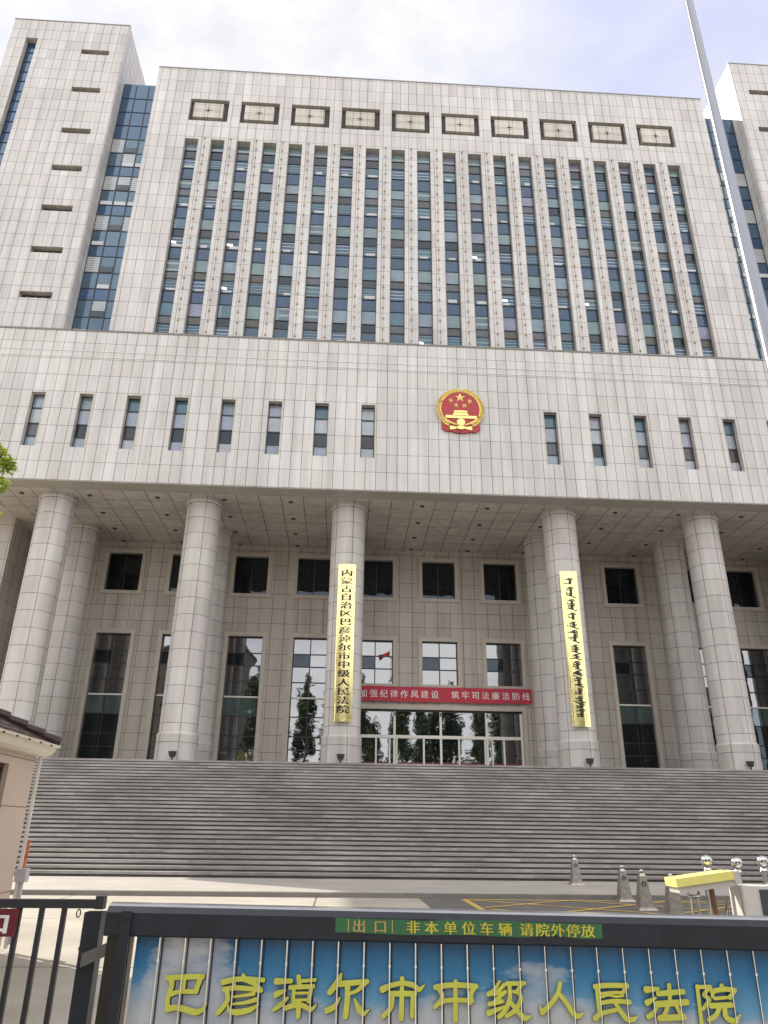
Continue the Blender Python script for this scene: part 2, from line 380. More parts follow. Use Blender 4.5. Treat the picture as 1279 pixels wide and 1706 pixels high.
# --- ten square ornaments under the roof
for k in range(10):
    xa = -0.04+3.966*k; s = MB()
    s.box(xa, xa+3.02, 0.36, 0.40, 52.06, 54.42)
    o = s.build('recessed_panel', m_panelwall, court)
    s = MB(); cx, cz = xa+1.47, 53.2
    for sx in (-1, 1):
        for sz in (-1, 1):
            xA, xB = sorted((cx+sx*0.015, cx+sx*1.14)); zA, zB = sorted((cz+sz*0.012, cz+sz*0.77))
            s.box(xA, xB, -0.02, 0.36, zA, zB)
    s.box(cx-0.07, cx+0.07, -0.07, -0.02, cz-0.07, cz+0.07, 1)
    for sx, sz, a, b in ((0, 1, .035, .22), (0, -1, .035, .22), (1, 0, .2, .03), (-1, 0, .2, .03)):
        s.box(cx+sx*0.14-a/2, cx+sx*0.14+a/2, -0.05, -0.02, cz+sz*0.16-b/2, cz+sz*0.16+b/2, 1)
    s.build('stone_square', [m_orn, m_frame], o)
# --- podium over the portico
mb = MB()
PW = [(-6.8+2.98*k, -5.93+2.98*k, 22.96, 26.8, 0.45) for k in range(-1, 8)] + [(25.94+2.985*k, 26.81+2.985*k, 22.96, 26.8, 0.45) for k in range(8)]
XL, XR = -10.0, 52.0
mb.wall(XL, XR, 20.7, 31.64, -0.4, PW, 0.45, 0, 1)
mb.face([(XL,4.0,20.7),(XL,-0.4,20.7),(XL,-0.4,31.64),(XL,4.0,31.64)]); mb.face([(XR,-0.4,20.7),(XR,12,20.7),(XR,12,31.64),(XR,-0.4,31.64)])
mb.face([(XL,-0.4,31.64),(XR,-0.4,31.64),(XR,0.5,31.64),(XL,0.5,31.64)])
mb.build('podium_wall', [m_podium, m_jamb], court)
s = MB(); s.box(XL, XR, -0.43, -0.402, 31.56, 31.66); s.build('ledge_trim', plain('ledge_trim', (0.17, 0.155, 0.13), 0.6), court)
s = MB()
for x0, zz in ((XL, 30.0), (XL, 29.55)):
    s.tube([(x0, -0.425, zz), (XR, -0.425, zz)], 0.016, 5)
s.build('pale_line', plain('pale_line', (0.82, 0.82, 0.82), 0.4), court)  # two thin pale lines drawn across the podium
for j, h in enumerate(PW):
    rnd = random.Random(500+j); x0, x1 = h[0], h[1]; y = 0.05
    fr = MB(); gl = MB()
    fr.box(x0, x0+0.05, y-0.05, y, h[2], h[3]); fr.box(x1-0.05, x1, y-0.05, y, h[2], h[3]); fr.box(x0+0.05, x1-0.05, y-0.05, y, h[3]-0.05, h[3])
    zz = [h[2], 23.85, 24.75, 25.85, h[3]]
    pick = [rnd.choice([17, 18, 18]), 9+rnd.choice([0, 0, 2, 1]), rnd.choice([18, 19, 18, 17]), rnd.choice([18, 7, 5, 19])]
    if j == 8: pick = [17, 9, 17, 17]
    if j == 1: pick = [18, 10, 17, 18]
    for k in range(4):
        gl.face([(x0+0.03, y, zz[k]), (x1-0.03, y, zz[k]), (x1-0.03, y, zz[k+1]), (x0+0.03, y, zz[k+1])], pick[k])
        if k: fr.box(x0+0.05, x1-0.05, y-0.05, y-0.002, zz[k]-0.04, zz[k]+0.04)
    s_ = MB()
    w = fr.build('window', m_frame, court); gl.build('glass', mats, w, weld=False)
    xs_ = x1+0.012 if x1 < 20 else x0-0.012                     # light string down one edge
    s_.box(xs_-0.014, xs_+0.014, -0.43, -0.401, h[2]-0.05, h[3]+0.05); s_.build('light_string', m_led, w)
# --- soffit
mb = MB(); mb.face([(XL,-0.4,20.7),(XL,4.2,20.7),(XR,4.2,20.7),(XR,-0.4,20.7)]); mb.face([(-13.6,4.2,20.7),(-13.6,10.1,20.7),(XR,10.1,20.7),(XR,4.2,20.7)])
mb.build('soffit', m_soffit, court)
s = MB(); s.box(XL+0.01, XR-0.01, -0.39, 0.80, 20.66, 20.695); s.build('soffit_border', plain('soffit_border', (0.34, 0.315, 0.275), 0.6, var=0.12, scale=0.8), court)
m_dl = plain('downlight_metal', (0.04, 0.04, 0.04), 0.4)
for k in range(-6, 8):
    for yy in (1.73, 4.53, 7.31, 9.7):
        xx = 18.16+4.2*k
        if xx < XL+0.5 or xx > XR-1: continue
        s = MB(); s.lathe([(0.06, 20.66), (0.145, 20.66), (0.15, 20.70)], xx, yy, 16, 0); s.build('downlight', m_dl, court)
# --- portico back wall with its windows and the entrance
cen = [20.2+4.56*k for k in range(-6, 7)]
holes = []
for k, c in zip(range(-6, 7), cen):
    if c-1.5 < -9 or c+1.2 > 49.8: continue
    holes.append((c-1.2, c+1.2, 17.05, 19.88))
    if abs(k) <= 1: holes.append((c-1.25, c+1.25, 10.85, 13.9))
    else: holes.append((c-1.2, c+1.2, 4.36, 13.95))
holes.append((14.55, 25.85, 4.36, 9.15))
mb = MB(); mb.wall(-9.0, 49.8, 4.36, 20.7, 10.1, holes, 0.28, 0, 0)
mb.face([(-9,5.8,0),(-9,10.1,0),(-9,10.1,20.7),(-9,5.8,20.7)], 1); mb.face([(-13.6,5.8,0),(-9,5.8,0),(-9,5.8,20.7),(-13.6,5.8,20.7)], 1); mb.face([(-13.6,14,0),(-13.6,5.8,0),(-13.6,5.8,20.7),(-13.6,14,20.7)], 1)
mb.face([(49.8,10.1,0),(49.8,0.2,0),(49.8,0.2,20.7),(49.8,10.1,20.7)], 1); mb.face([(49.8,0.2,0),(XR,0.2,0),(XR,0.2,20.7),(49.8,0.2,20.7)], 1)
mb.face([(-13.6,24,0),(-13.6,14,0),(-13.6,14,31.6),(-13.6,24,31.6)], 1); mb.face([(-13.6,14,20.7),(-13.6,4.2,20.7),(-13.6,4.2,31.6),(-13.6,14,31.6)], 1)
mb.face([(-13.6,4.2,20.7),(XL,4.2,20.7),(XL,4.2,31.6),(-13.6,4.2,31.6)], 1); mb.face([(-13.6,4.2,31.6),(XL,4.2,31.6),(XL,24,31.6),(-13.6,24,31.6)], 1)
mb.face([(XR,12,0),(XR,24,0),(XR,24,31.6),(XR,12,31.6)], 1); mb.face([(XR,24,0),(-13.6,24,0),(-13.6,24,31.6),(XR,24,31.6)], 1)
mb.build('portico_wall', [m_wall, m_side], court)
def trim_ring(s, x0, x1, z0, z1, t, y, bottom=True):
    zb = z0-(t if bottom else 0)
    s.box(x0-t, x0, y-0.13, y+0.02, zb, z1+t); s.box(x1, x1+t, y-0.13, y+0.02, zb, z1+t)
    s.box(x0, x1, y-0.125, y+0.02, z1, z1+t)
    if bottom: s.box(x0, x1, y-0.125, y+0.02, z0-t, z0)
    e = 0.05                                                     # thin outer fillet
    s.box(x0-t-e, x0-t, y-0.05, y+0.02, zb, z1+t+e); s.box(x1+t, x1+t+e, y-0.05, y+0.02, zb, z1+t+e); s.box(x0-t, x1+t, y-0.05, y+0.02, z1+t, z1+t+e)
yg = 10.36
for h in holes[:-1]:
    x0, x1, z0, z1 = h; c = (x0+x1)/2; k = round((c-20.2)/4.56)
    s = MB(); g = MB(); f = MB()
    up_ = z0 > 16; tall = z0 < 5
    trim_ring(s, x0, x1, z0, z1, 0.26, 10.1, not tall)
    w = s.build('window', m_trim, court)
    gm = [g_entry, g_dark, g_entry_b, g_entry_d]
    f.box(x0, x0+0.05, yg-0.07, yg, z0, z1); f.box(x1-0.05, x1, yg-0.07, yg, z0, z1); f.box(x0+0.05, x1-0.05, yg-0.07, yg, z1-0.06, z1)
    f.box(c-0.035, c+0.035, yg-0.06, yg-0.002, z0, z1-0.06)
    if up_: rows = [z0, z1]
    elif tall: rows = [4.36, 5.3, 6.4, 7.23, 8.52, 9.79, 10.85, 11.93, 12.81, 13.95]
    else: rows = [z0, 11.93, 12.81, z1]
    for a, b in zip(rows, rows[1:]):
        if a > z0:
            for xa, xb in ((x0+0.05, c-0.035), (c+0.035, x1-0.05)):
                hh = 0.035
                f.box(xa, xb, yg-0.055, yg-0.002, a-hh, a+hh)
        for sd, (xa, xb) in enumerate(((x0, c), (c, x1))):
            rnd = random.Random(int(a*100)+k*31+sd)
            t = rnd.uniform(-0.004, 0.004)
            mi = 1 if up_ else 0
            if tall and a == 8.52 and k in (-5, -3, 3, 5) : mi = 2
            if not up_ and a in (11.93,) and sd == 0: mi = 3
            if tall and k in (-5, 3, 4, 5) and a < 8: mi = 3
            g.face([(xa, yg, a), (xb, yg, a), (xb, yg+t, b), (xa, yg+t, b)], mi)
    f.build('frame', m_frame, w); g.build('glass', gm, w, weld=False)
    if tall:
        l = MB(); l.box(x0+0.05, x1-0.05, yg-0.10, yg-0.06, 9.74, 9.84); l.build('transom_bar', m_alu, w)
# entrance
s = MB(); trim_ring(s, 14.55, 25.85, 4.36, 9.15, 0.26, 10.1, False)
ent = s.build('entrance', m_trim, court)
f = MB(); yd = 10.3
f.box(14.55, 25.85, yd-0.06, yd+0.02, 9.03, 9.15, 1)
for x in (14.62, 17.04, 20.2, 23.35, 25.76): f.box(x-0.075, x+0.075, yd-0.10, yd+0.0, 4.36, 9.03)
for a, b in ((14.695, 16.965), (17.115, 20.125), (20.275, 23.275), (23.425, 25.685)): f.box(a, b, yd-0.12, yd-0.004, 7.27, 7.47)
for x in (15.8, 19.03, 21.43, 24.5): f.box(x-0.06, x+0.06, yd-0.08, yd-0.004, 4.36, 7.27)
for x in (17.2, 23.2, 16.72, 23.7): f.box(x-0.05, x+0.05, yd-0.08, yd-0.004, 4.36, 7.27)
f.build('frame', [m_alu, m_frame], ent)
g = MB(); q = [14.55, 15.8, 17.04, 19.03, 20.2, 21.43, 23.35, 24.5, 25.85]
for a, b in zip(q, q[1:]):
    t = random.uniform(-0.006, 0.006); g.face([(a, yd+0.03, 4.36), (b, yd+0.03, 4.36), (b, yd+0.03+t, 7.37), (a, yd+0.03+t, 7.37)])
for a, b in zip(q[::2], q[2::2]):
    t = random.uniform(-0.006, 0.006); g.face([(a, yd+0.03, 7.37), (b, yd+0.03, 7.37), (b, yd+0.03+t, 9.1), (a, yd+0.03+t, 9.1)])
g.build('glass', [g_entry], ent, weld=False)
s = MB()
for a, b in zip(q, q[1:]): s.box(a+0.1, b-0.1, yd+0.005, yd+0.022, 5.64, 5.73)
s.build('red_safety_strip', plain('red_film', (0.20, 0.035, 0.04), 0.5), ent)
for k in range(3):                                               # ceiling spot housings seen in the top panes
    s = MB(); xx = (17.06, 20.2, 23.42)[k]; s.box(xx-0.04, xx+0.04, yd-0.2, yd-0.1, 8.75, 8.95); s.build('door_sensor', m_frame, ent)
# --- columns, front and back row
colx = (-4.9, 4.28, 13.47, 27.12, 36.52, 45.7)
prof = [(1.16, 4.36), (1.16, 6.22), (1.175, 6.25), (1.175, 6.31), (1.12, 6.36), (1.075, 6.42), (1.065, 12.0), (1.055, 20.28), (1.14, 20.34), (1.15, 20.44), (1.10, 20.52), (1.10, 20.70)]
for yy in (2.2, 7.3):
    for x in colx:
        s = MB(); s.lathe(prof, x, yy, 56, 0, 1.07); s.build('column', m_col, court, smooth=True)
# --- towers and curtain walls
slots = [59.35, 54.98, 50.49, 46.63, 42.73, 38.88, 34.95]
def tower(x0, x1, sgn):
    X = lambda x: x if sgn < 0 else 38.8-x
    mb = MB()
    hs = []
    for z in slots:
        a, b = sorted((X(-9.38), X(-7.16))); hs.append((a, b, z-0.55, z, 0.5))
    a, b = sorted((X(-13.96), X(-13.04))); hs.append((a, b, 31.6, 60.36, 0.5))
    mb.wall(x0, x1, 31.6, 62.5, 0.0, hs, 0.5, 0, 1)
    mb.face([(x0,22,31.6),(x0,0,31.6),(x0,0,62.5),(x0,22,62.5)]); mb.face([(x1,0,31.6),(x1,22,31.6),(x1,22,62.5),(x1,0,62.5)])
    mb.face([(x0,0,62.5),(x1,0,62.5),(x1,22,62.5),(x0,22,62.5)]); mb.face([(x1,22,31.6),(x0,22,31.6),(x0,22,62.5),(x1,22,62.5)])
    t = mb.build('tower', [m_tower, m_jamb], court)
    c = MB(); c.box(x0-0.02, x1+0.02, -0.03, 0.25, 62.505, 62.60); c.build('roof_coping', bpy.data.materials['coping'], t)
    for h in hs[:-1]:
        s = MB(); s.box(h[0], h[1], 0.46, 0.5, h[2], h[3])
        if h[3] < 45:
            for q in range(4): xx = h[0]+0.35+q*0.5; s.box(xx, xx+0.16, 0.42, 0.46, h[2], h[3]-0.12, 1)
        s.build('slot_vent', [m_slot, m_louvre], t)
    h = hs[-1]; g = MB(); f = MB(); z = 60.36; k = 0
    f.box(h[0], h[0]+0.04, 0.42, 0.49, 31.7, 60.36); f.box(h[1]-0.04, h[1], 0.42, 0.49, 31.7, 60.36)
    while z > 31.8:
        z2 = max(31.7, z-(1.17 if k % 2 == 0 else 1.08)); g.face([(h[0]+0.04,0.48,z2),(h[1]-0.04,0.48,z2),(h[1]-0.04,0.48,z),(h[0]+0.04,0.48,z)], 0 if z > 50.6 else (k % 3 > 0))
        f.box(h[0]+0.04, h[1]-0.04, 0.43, 0.475, z2-0.02, z2+0.02); z = z2; k += 1
    w = f.build('window', m_frame, t); g.build('glass', [g_blue, g_blue2], w, weld=False)
tower(-15.27, -5.96, -1); tower(44.76, 54.07, 1)
def curtain(x0, x1, seed, ncol=3):
    rnd = random.Random(seed); y = 1.3; f = MB(); g = MB()
    f.box(x0, x1, y+0.02, 20, 57.15, 57.3)
    xs = [x0+(x1-x0)*k/ncol for k in range(ncol+1)]
    rows = [31.7, 32.55]; tp = ['l']
    for b in (32.55, 36.45, 40.35, 44.3):
        rows += [b+1.42-(0 if b > 33 else .0), b+2.9, b+3.9]; tp += ['l', 'u', 's']
    rows = [r for r in rows if r < 48.4] + [49.6, 51.1, 52.6, 54.1, 55.65, 57.3]
    tp = tp[:len(rows)-7] + ['l', 'u', 's', 's', 's', 's', 's'][:7]
    while len(tp) < len(rows)-1: tp.append('s')
    for k in range(len(rows)-1):
        a, b = rows[k], rows[k+1]
        for c in range(ncol):
            t = rnd.uniform(-0.003, 0.003)
            kd = tp[k]
            mi = 0 if kd == 's' else (2 if kd == 'u' and rnd.random() < (0.85 if a > 41 else 0.15) else 1) if kd == 'u' else (2 if rnd.random() < 0.12 else 1)
            g.face([(xs[c], y, a), (xs[c+1], y, a), (xs[c+1], y+t, b), (xs[c], y+t, b)], mi)
            if kd == 'l' and rnd.random() < 0.6: g.box(xs[c]+0.08, xs[c+1]-0.08, y-0.012, y-0.004, a+0.06, a+0.40, 4, 'k')
            if kd == 'u' and c == 1: g.box(xs[c]+0.05, xs[c+1]-0.05, y-0.06, y-0.01, a+0.05, a+0.55, 3)
        if k: f.box(x0, x1, y-0.04, y-0.004, a-0.028, a+0.028)
    for x in xs: f.box(max(x0, x-0.03), min(x1, x+0.03), y-0.06, y-0.003, 31.7, 57.15)
    w = f.build('curtain_wall', m_frame, court); g.build('glass', [g_blue, g_blue2, g_blind2, g_open, m_box], w, weld=False)
curtain(-5.96, -2.95, 3); curtain(41.57, 44.76, 5)
mb = MB(); mb.face([(-5.96,1.2,31.6),(-5.96,0,31.6),(-2.95,0,31.6),(-2.95,1.2,31.6)]); 
mb.face([(-5.96,0.0,31.65),(-2.95,0.0,31.65),(-2.95,1.3,31.65),(-5.96,1.3,31.65)]); mb.face([(41.57,0.0,31.65),(44.76,0.0,31.65),(44.76,1.3,31.65),(41.57,1.3,31.65)])
mb.build('recess_floor', m_jamb, court)

# ================================================================== things on the facade
def gold_mat(name, col=(0.85, 0.60, 0.16), rough=0.32, wave=False):
    m, nt, b, o = newmat(name)
    tc = nt.nodes.new('ShaderNodeTexCoord')
    n = NN(nt, 'ShaderNodeTexNoise', i_Vector=tc.outputs['Object'], i_Scale=5.0, i_Detail=4.0)
    c = ramp(nt, n.outputs[0], [(0.3, tuple(x*0.85 for x in col)), (0.7, tuple(min(1, x*1.1) for x in col))])
    nt.links.new(c, b.inputs['Base Color']); b.inputs['Metallic'].default_value = 0.75; b.inputs['Roughness'].default_value = rough
    if wave:
        mpp = NN(nt, 'ShaderNodeMapping', i_Vector=tc.outputs['Object'], i_Scale=(9.0, 1.0, 0.25))
        n2 = NN(nt, 'ShaderNodeTexNoise', i_Vector=mpp.outputs[0], i_Scale=1.0, i_Detail=2.0)
        bp = NN(nt, 'ShaderNodeBump', i_Height=n2.outputs[0], i_Strength=0.25, i_Distance=0.06); nt.links.new(bp.outputs[0], b.inputs['Normal'])
    return m
m_gold = gold_mat('gilded_metal', (0.86, 0.71, 0.27), 0.42)
m_brass = gold_mat('brass_board', (0.90, 0.78, 0.36), 0.14, True)
m_black = plain('black_letter', (0.012, 0.011, 0.010), 0.35)
m_red = plain('emblem_red', (0.36, 0.022, 0.03), 0.4, var=0.12, scale=3)
# national emblem
em = thing('emblem', 'round red and gold state emblem with stars and a gate, fixed on the pale facade', 'emblem', (20.45, -0.4, 26.64))
K = 1.625/405.0
def E(px, py): return (20.45+(px-655)*K, 26.64-(py-590)*K)
def disc(cx, cz, r, n=64, a0=0, a1=2*math.pi): return [(cx+r*math.cos(a0+(a1-a0)*k/n), cz+r*math.sin(a0+(a1-a0)*k/n)) for k in range(n)]
s = MB(); s.prism(disc(20.45, 26.64, 1.30), -0.56, -0.41)
drape = [E(*p) for p in ((352,770),(345,935),(372,965),(430,1000),(480,985),(560,1015),(655,1022),(750,1015),(830,990),(880,1012),(935,975),(968,945),(955,780),(655,900))]
s.prism(list(reversed(drape)), -0.54, -0.41)
s.build('disc', m_red, em)
s = MB(); cx, cz = 20.45, 26.64
for side in (-1, 1):                                            # two ears of grain make the ring
    n = 34
    for k in range(n):
        t = R(90)+side*R(4+ (k+0.5)*(141.0/n)); t2 = side*R(90)
        for rr, ang, ln in ((1.36, 0.55, 0.17), (1.50, -0.35, 0.20)):
            p = Vector((cx+rr*math.cos(t), -0.54, cz+rr*math.sin(t)))
            d = Vector((-math.sin(t)*-side, 0, math.cos(t)*-side)); o_ = Vector((math.cos(t), 0, math.sin(t)))
            dd = (d - o_*ang*0.8).normalized()
            s.tube([p-dd*ln*0.55, p-dd*ln*0.1+Vector((0,-0.06,0)), p+dd*ln*0.55], [0.03, 0.062, 0.012], 6)
    arc = [(cx+1.425*math.cos(R(90)+side*R(3+144*k/24)), -0.49, cz+1.425*math.sin(R(90)+side*R(3+144*k/24))) for k in range(25)]
    s.tube(arc, [0.10]*25, 8)
    s.tube([(cx+1.29*math.cos(R(90)+side*R(3+146*k/24)), -0.57, cz+1.29*math.sin(R(90)+side*R(3+146*k/24))) for k in range(25)], 0.035, 6)
s.build('grain_wreath', m_gold, em, smooth=True)
def star(s, px, py, r, rot=0):
    cx_, cz_ = E(px, py); out_ = [(cx_+(r if k % 2 == 0 else r*0.39)*K*math.sin(rot+k*math.pi/5), cz_+(r if k % 2 == 0 else r*0.39)*K*math.cos(rot+k*math.pi/5)) for k in range(10)]
    for k in range(10):
        a, b = out_[k], out_[(k+1) % 10]
        s.face([(a[0], -0.57, a[1]), (cx_, -0.64, cz_), (b[0], -0.57, b[1])])
    s.prism(list(reversed(out_)), -0.572, -0.555)
s = MB(); star(s, 655, 372, 88)
s.build('big_star', m_gold, em)
for px, py, rot in ((505, 432, 0.35), (812, 440, -0.35), (592, 520, 0.2), (720, 522, -0.2)):
    s = MB(); star(s, px, py, 50, rot); s.build('small_star', m_gold, em)
s = MB()
def eb(x0, y0, x1, y1, d=0.10): a, b = E(x0, y1), E(x1, y0); s.box(a[0], b[0], -0.56-d, -0.555, a[1], b[1])
eb(412, 715, 912, 765, 0.06); eb(532, 680, 775, 715, 0.09); eb(548, 655, 762, 680, 0.06); s.prism([E(535, 655), E(772, 655), E(755, 632), E(552, 632)], -0.66, -0.555); s.prism([E(556, 632), E(750, 632), E(742, 622), E(563, 622)], -0.63, -0.555)
for k in range(5): eb(560+k*42, 660, 572+k*42, 712, 0.10)
s.build('gate_relief', m_gold, em)
s = MB()
pts = [E(*p) for p in ((385,760),(430,805),(500,850),(580,880),(655,888),(730,880),(810,850),(880,805),(925,760))]
s.tube([(p[0], -0.57, p[1]) for p in pts], [0.04, 0.06, 0.065, 0.06, 0.05, 0.06, 0.065, 0.06, 0.04], 8)
gx, gz = E(655, 845); gear = [(gx+(0.29 if k % 2 else 0.23)*math.cos(2*math.pi*(k+.5)/32), gz+(0.29 if k % 2 else 0.23)*math.sin(2*math.pi*(k+.5)/32)) for k in range(32)]
s.prism(list(reversed(gear)), -0.68, -0.55); s.lathe([(0.16, 0), (0.16, 0.01)], 0, 0, 8) if False else None
kx, kz = E(655, 938); knot = [(kx+(0.31 if k % 2 else 0.25)*math.cos(2*math.pi*k/20), kz+(0.15 if k % 2 else 0.12)*math.sin(2*math.pi*k/20)) for k in range(20)]
s.prism(list(reversed(knot)), -0.66, -0.53)
for sd in (-1, 1): s.prism([E(655+sd*70, 920), E(655+sd*180, 905), E(655+sd*175, 975), E(655+sd*70, 955)][::sd], -0.60, -0.53)
s.build('gear_and_ribbon', m_gold, em)

# vertical boards on two columns
def board(x, z0, z1, label):
    b = thing('name_board', label, 'sign', (x, 1.0, z0))
    s = MB(); n = 10; hw = 0.53
    def yy(u): return 0.90 + 0.10*(u/hw)**2                     # gently bowed sheet following the column
    xs = [x-hw+2*hw*k/n for k in range(n+1)]
    for a, c in zip(xs, xs[1:]):
        s.face([(a, yy(a-x), z0), (c, yy(c-x), z0), (c, yy(c-x), z1), (a, yy(a-x), z1)])
        s.face([(c, yy(c-x)+0.05, z0), (a, yy(a-x)+0.05, z0), (a, yy(a-x)+0.05, z1), (c, yy(c-x)+0.05, z1)])
        s.face([(a, yy(a-x), z1), (c, yy(c-x), z1), (c, yy(c-x)+0.05, z1), (a, yy(a-x)+0.05, z1)]); s.face([(a, yy(a-x)+0.05, z0), (c, yy(c-x)+0.05, z0), (c, yy(c-x), z0), (a, yy(a-x), z0)])
    for e in (xs[0], xs[-1]): s.face([(e, yy(hw), z0), (e, yy(hw), z1), (e, yy(hw)+0.05, z1), (e, yy(hw)+0.05, z0)])
    s.build('panel', m_brass, b, smooth=True)
    return b, yy
bx, bz0, bz1 = 13.48, 7.08, 16.35
b1, yy = board(bx, bz0, bz1, 'tall brass board with black Chinese characters on the column left of the entrance')
s = MB(); txt = '内蒙古自治区巴彦淖尔市中级人民法院'
stp = (15.79-7.75)/(len(txt)-1)
for k, ch in enumerate(txt):
    glyph_into(s, ch, bx+0.0, 15.79-stp*k, 0.74, 0.46, lambda X, Z, j: (X, yy(X-bx)-0.012-0.0006*j, Z), offset=0.0, dup=[-0.012, 0.0, 0.012] if ch in '蒙淖' else [-0.026, -0.013, 0.0, 0.013, 0.026])
s.build('lettering', m_black, b1, weld=False)
bx2, bw0, bw1 = 27.05, 7.06, 16.32
b2, yy2 = board(bx2, bw0, bw1, 'tall brass board with black Mongolian script on the column right of the entrance')
s = MB()
def mq(pts, w, y):                                               # flat brush stroke lying on the bowed board
    for (xa, za), (xb, zb) in zip(pts, pts[1:]):
        d = Vector((xb-xa, zb-za)); 
        if d.length < 1e-6: continue
        nrm = Vector((-d.y, d.x)).normalized()*w/2
        P = lambda X, Z: (X, yy2(X-bx2)-y, Z)
        s.face([P(xa-nrm.x, za-nrm.y), P(xb-nrm.x, zb-nrm.y), P(xb+nrm.x, zb+nrm.y), P(xa+nrm.x, za+nrm.y)])
ymg = [0.010]
def word(z_top, z_bot, seed, tail=True):
    rnd = random.Random(seed); xs_ = bx2+0.03; L = z_top-z_bot
    def Y(): ymg[0] += 0.00004; return ymg[0]
    mq([(xs_-0.03, z_top), (xs_+0.02, z_top-0.06*L), (xs_, z_bot+0.03)], 0.17, Y())              # spine
    mq([(xs_-0.14, z_top+0.01), (xs_+0.15, z_top+0.04)], 0.06, Y())                              # crown
    n = max(3, int(L/0.095)); gap = L/n
    for k in range(n):
        z = z_top-0.05-gap*k*0.95; t = rnd.random()
        if t < 0.66: mq([(xs_-0.25-rnd.random()*0.05, z-0.015), (xs_-0.05, z+0.015)], 0.058, Y())   # tooth
        elif t < 0.82: mq([(xs_-0.24, z), (xs_-0.27, z-0.08), (xs_-0.05, z-0.11)], 0.05, Y())      # loop
        if rnd.random() < 0.4: mq([(xs_+0.05, z-0.02), (xs_+0.21, z+0.03)], 0.065, Y())
        if rnd.random() < 0.12: mq([(xs_-0.38, z), (xs_-0.33, z-0.04)], 0.075, Y())
    if tail: mq([(xs_-0.16, z_bot+0.06), (xs_+0.04, z_bot+0.02), (xs_+0.18, z_bot-0.05), (xs_+0.30, z_bot-0.03)], 0.065, Y())
zz = lambda f: 16.32-(16.32-7.06)*f
# the words sit at these heights of the board
for j, (a, b, tl) in enumerate(((.055,.095,0),(.115,.175,1),(.200,.265,1),(.290,.335,0),(.350,.385,1),(.405,.412,0),(.420,.475,1),(.500,.545,1),(.560,.585,1),(.605,.650,1),(.665,.685,1),(.705,.755,1),(.775,.810,0),(.825,.850,1),(.862,.893,0),(.900,.945,0))):
    word(zz(a), zz(b), 40+j, bool(tl))
s.build('lettering', m_black, b2, weld=False)

# banner over the doors
bn = thing('banner', 'long red cloth banner with white Chinese slogan above the entrance doors', 'banner', (20.4, 9.9, 9.64))
s = MB(); n = 48; X0, X1 = 14.2, 26.52
def byy(x): return 9.88+0.025*math.sin(x*1.9)+0.018*math.sin(x*4.3+1)+0.008*math.sin(x*11)
for k in range(n):
    a, b = X0+(X1-X0)*k/n, X0+(X1-X0)*(k+1)/n
    s.face([(a, byy(a), 9.64+0.015*math.sin(a*1.3)), (b, byy(b), 9.64+0.015*math.sin(b*1.3)), (b, byy(b), 10.67-0.02*abs(math.sin(b*1.02))), (a, byy(a), 10.67-0.02*abs(math.sin(a*1.02)))])
    s.face([(b, byy(b)+0.012, 9.64+0.015*math.sin(b*1.3)), (a, byy(a)+0.012, 9.64+0.015*math.sin(a*1.3)), (a, byy(a)+0.012, 10.67), (b, byy(b)+0.012, 10.64)])
s.build('cloth', plain('banner_red', (0.50, 0.04, 0.07), 0.7, var=0.08, scale=1.5), bn, smooth=True)
line = '加强纪律作风建设\u3000筑牢司法廉洁防线'
stp = (26.12-14.86)/(len(line)-1); m_bw = plain('banner_white', (0.80, 0.78, 0.78), 0.7, var=0.04)
for i0, i1 in ((0, 8), (9, 17)):
    s = MB()
    for k in range(i0, i1): glyph_into(s, line[k], 14.86+stp*k, 10.16, 0.56, 0.56, lambda X, Z, j: (X, byy(X)-0.012-0.0008*j, Z), dup=[-0.008, 0.008])
    s.build('lettering', m_bw, bn, weld=False)

# floodlights in front of the columns
m_fl = plain('floodlight_body', (0.035, 0.03, 0.032), 0.4)
def flood(x, y, label):
    t = thing('floodlight', label, 'floodlight', (x, y, 4.475), 'floodlights at the column feet')
    s = MB(); s.lathe([(0.05, 5.03), (0.13, 5.04), (0.17, 5.10), (0.20, 5.20), (0.225, 5.30), (0.23, 5.33), (0.17, 5.325)], x, y, 20); s.build('bowl', m_fl, t, smooth=True)
    s = MB(); s.tube([(x, y, 4.48), (x, y, 5.03)], 0.045, 10); s.box(x-0.12, x+0.12, y-0.12, y+0.12, 4.477, 4.51); s.build('stand', m_fl, t)
flood(4.40, 0.75, 'dark bowl floodlight at the column left of the two board columns')
flood(13.46, 0.75, 'dark bowl floodlight under the brass board with Chinese characters')
flood(27.25, 0.75, 'dark bowl floodlight under the brass board with Mongolian script')
flood(36.35, 0.75, 'rightmost dark bowl floodlight at the bare column by the right edge')

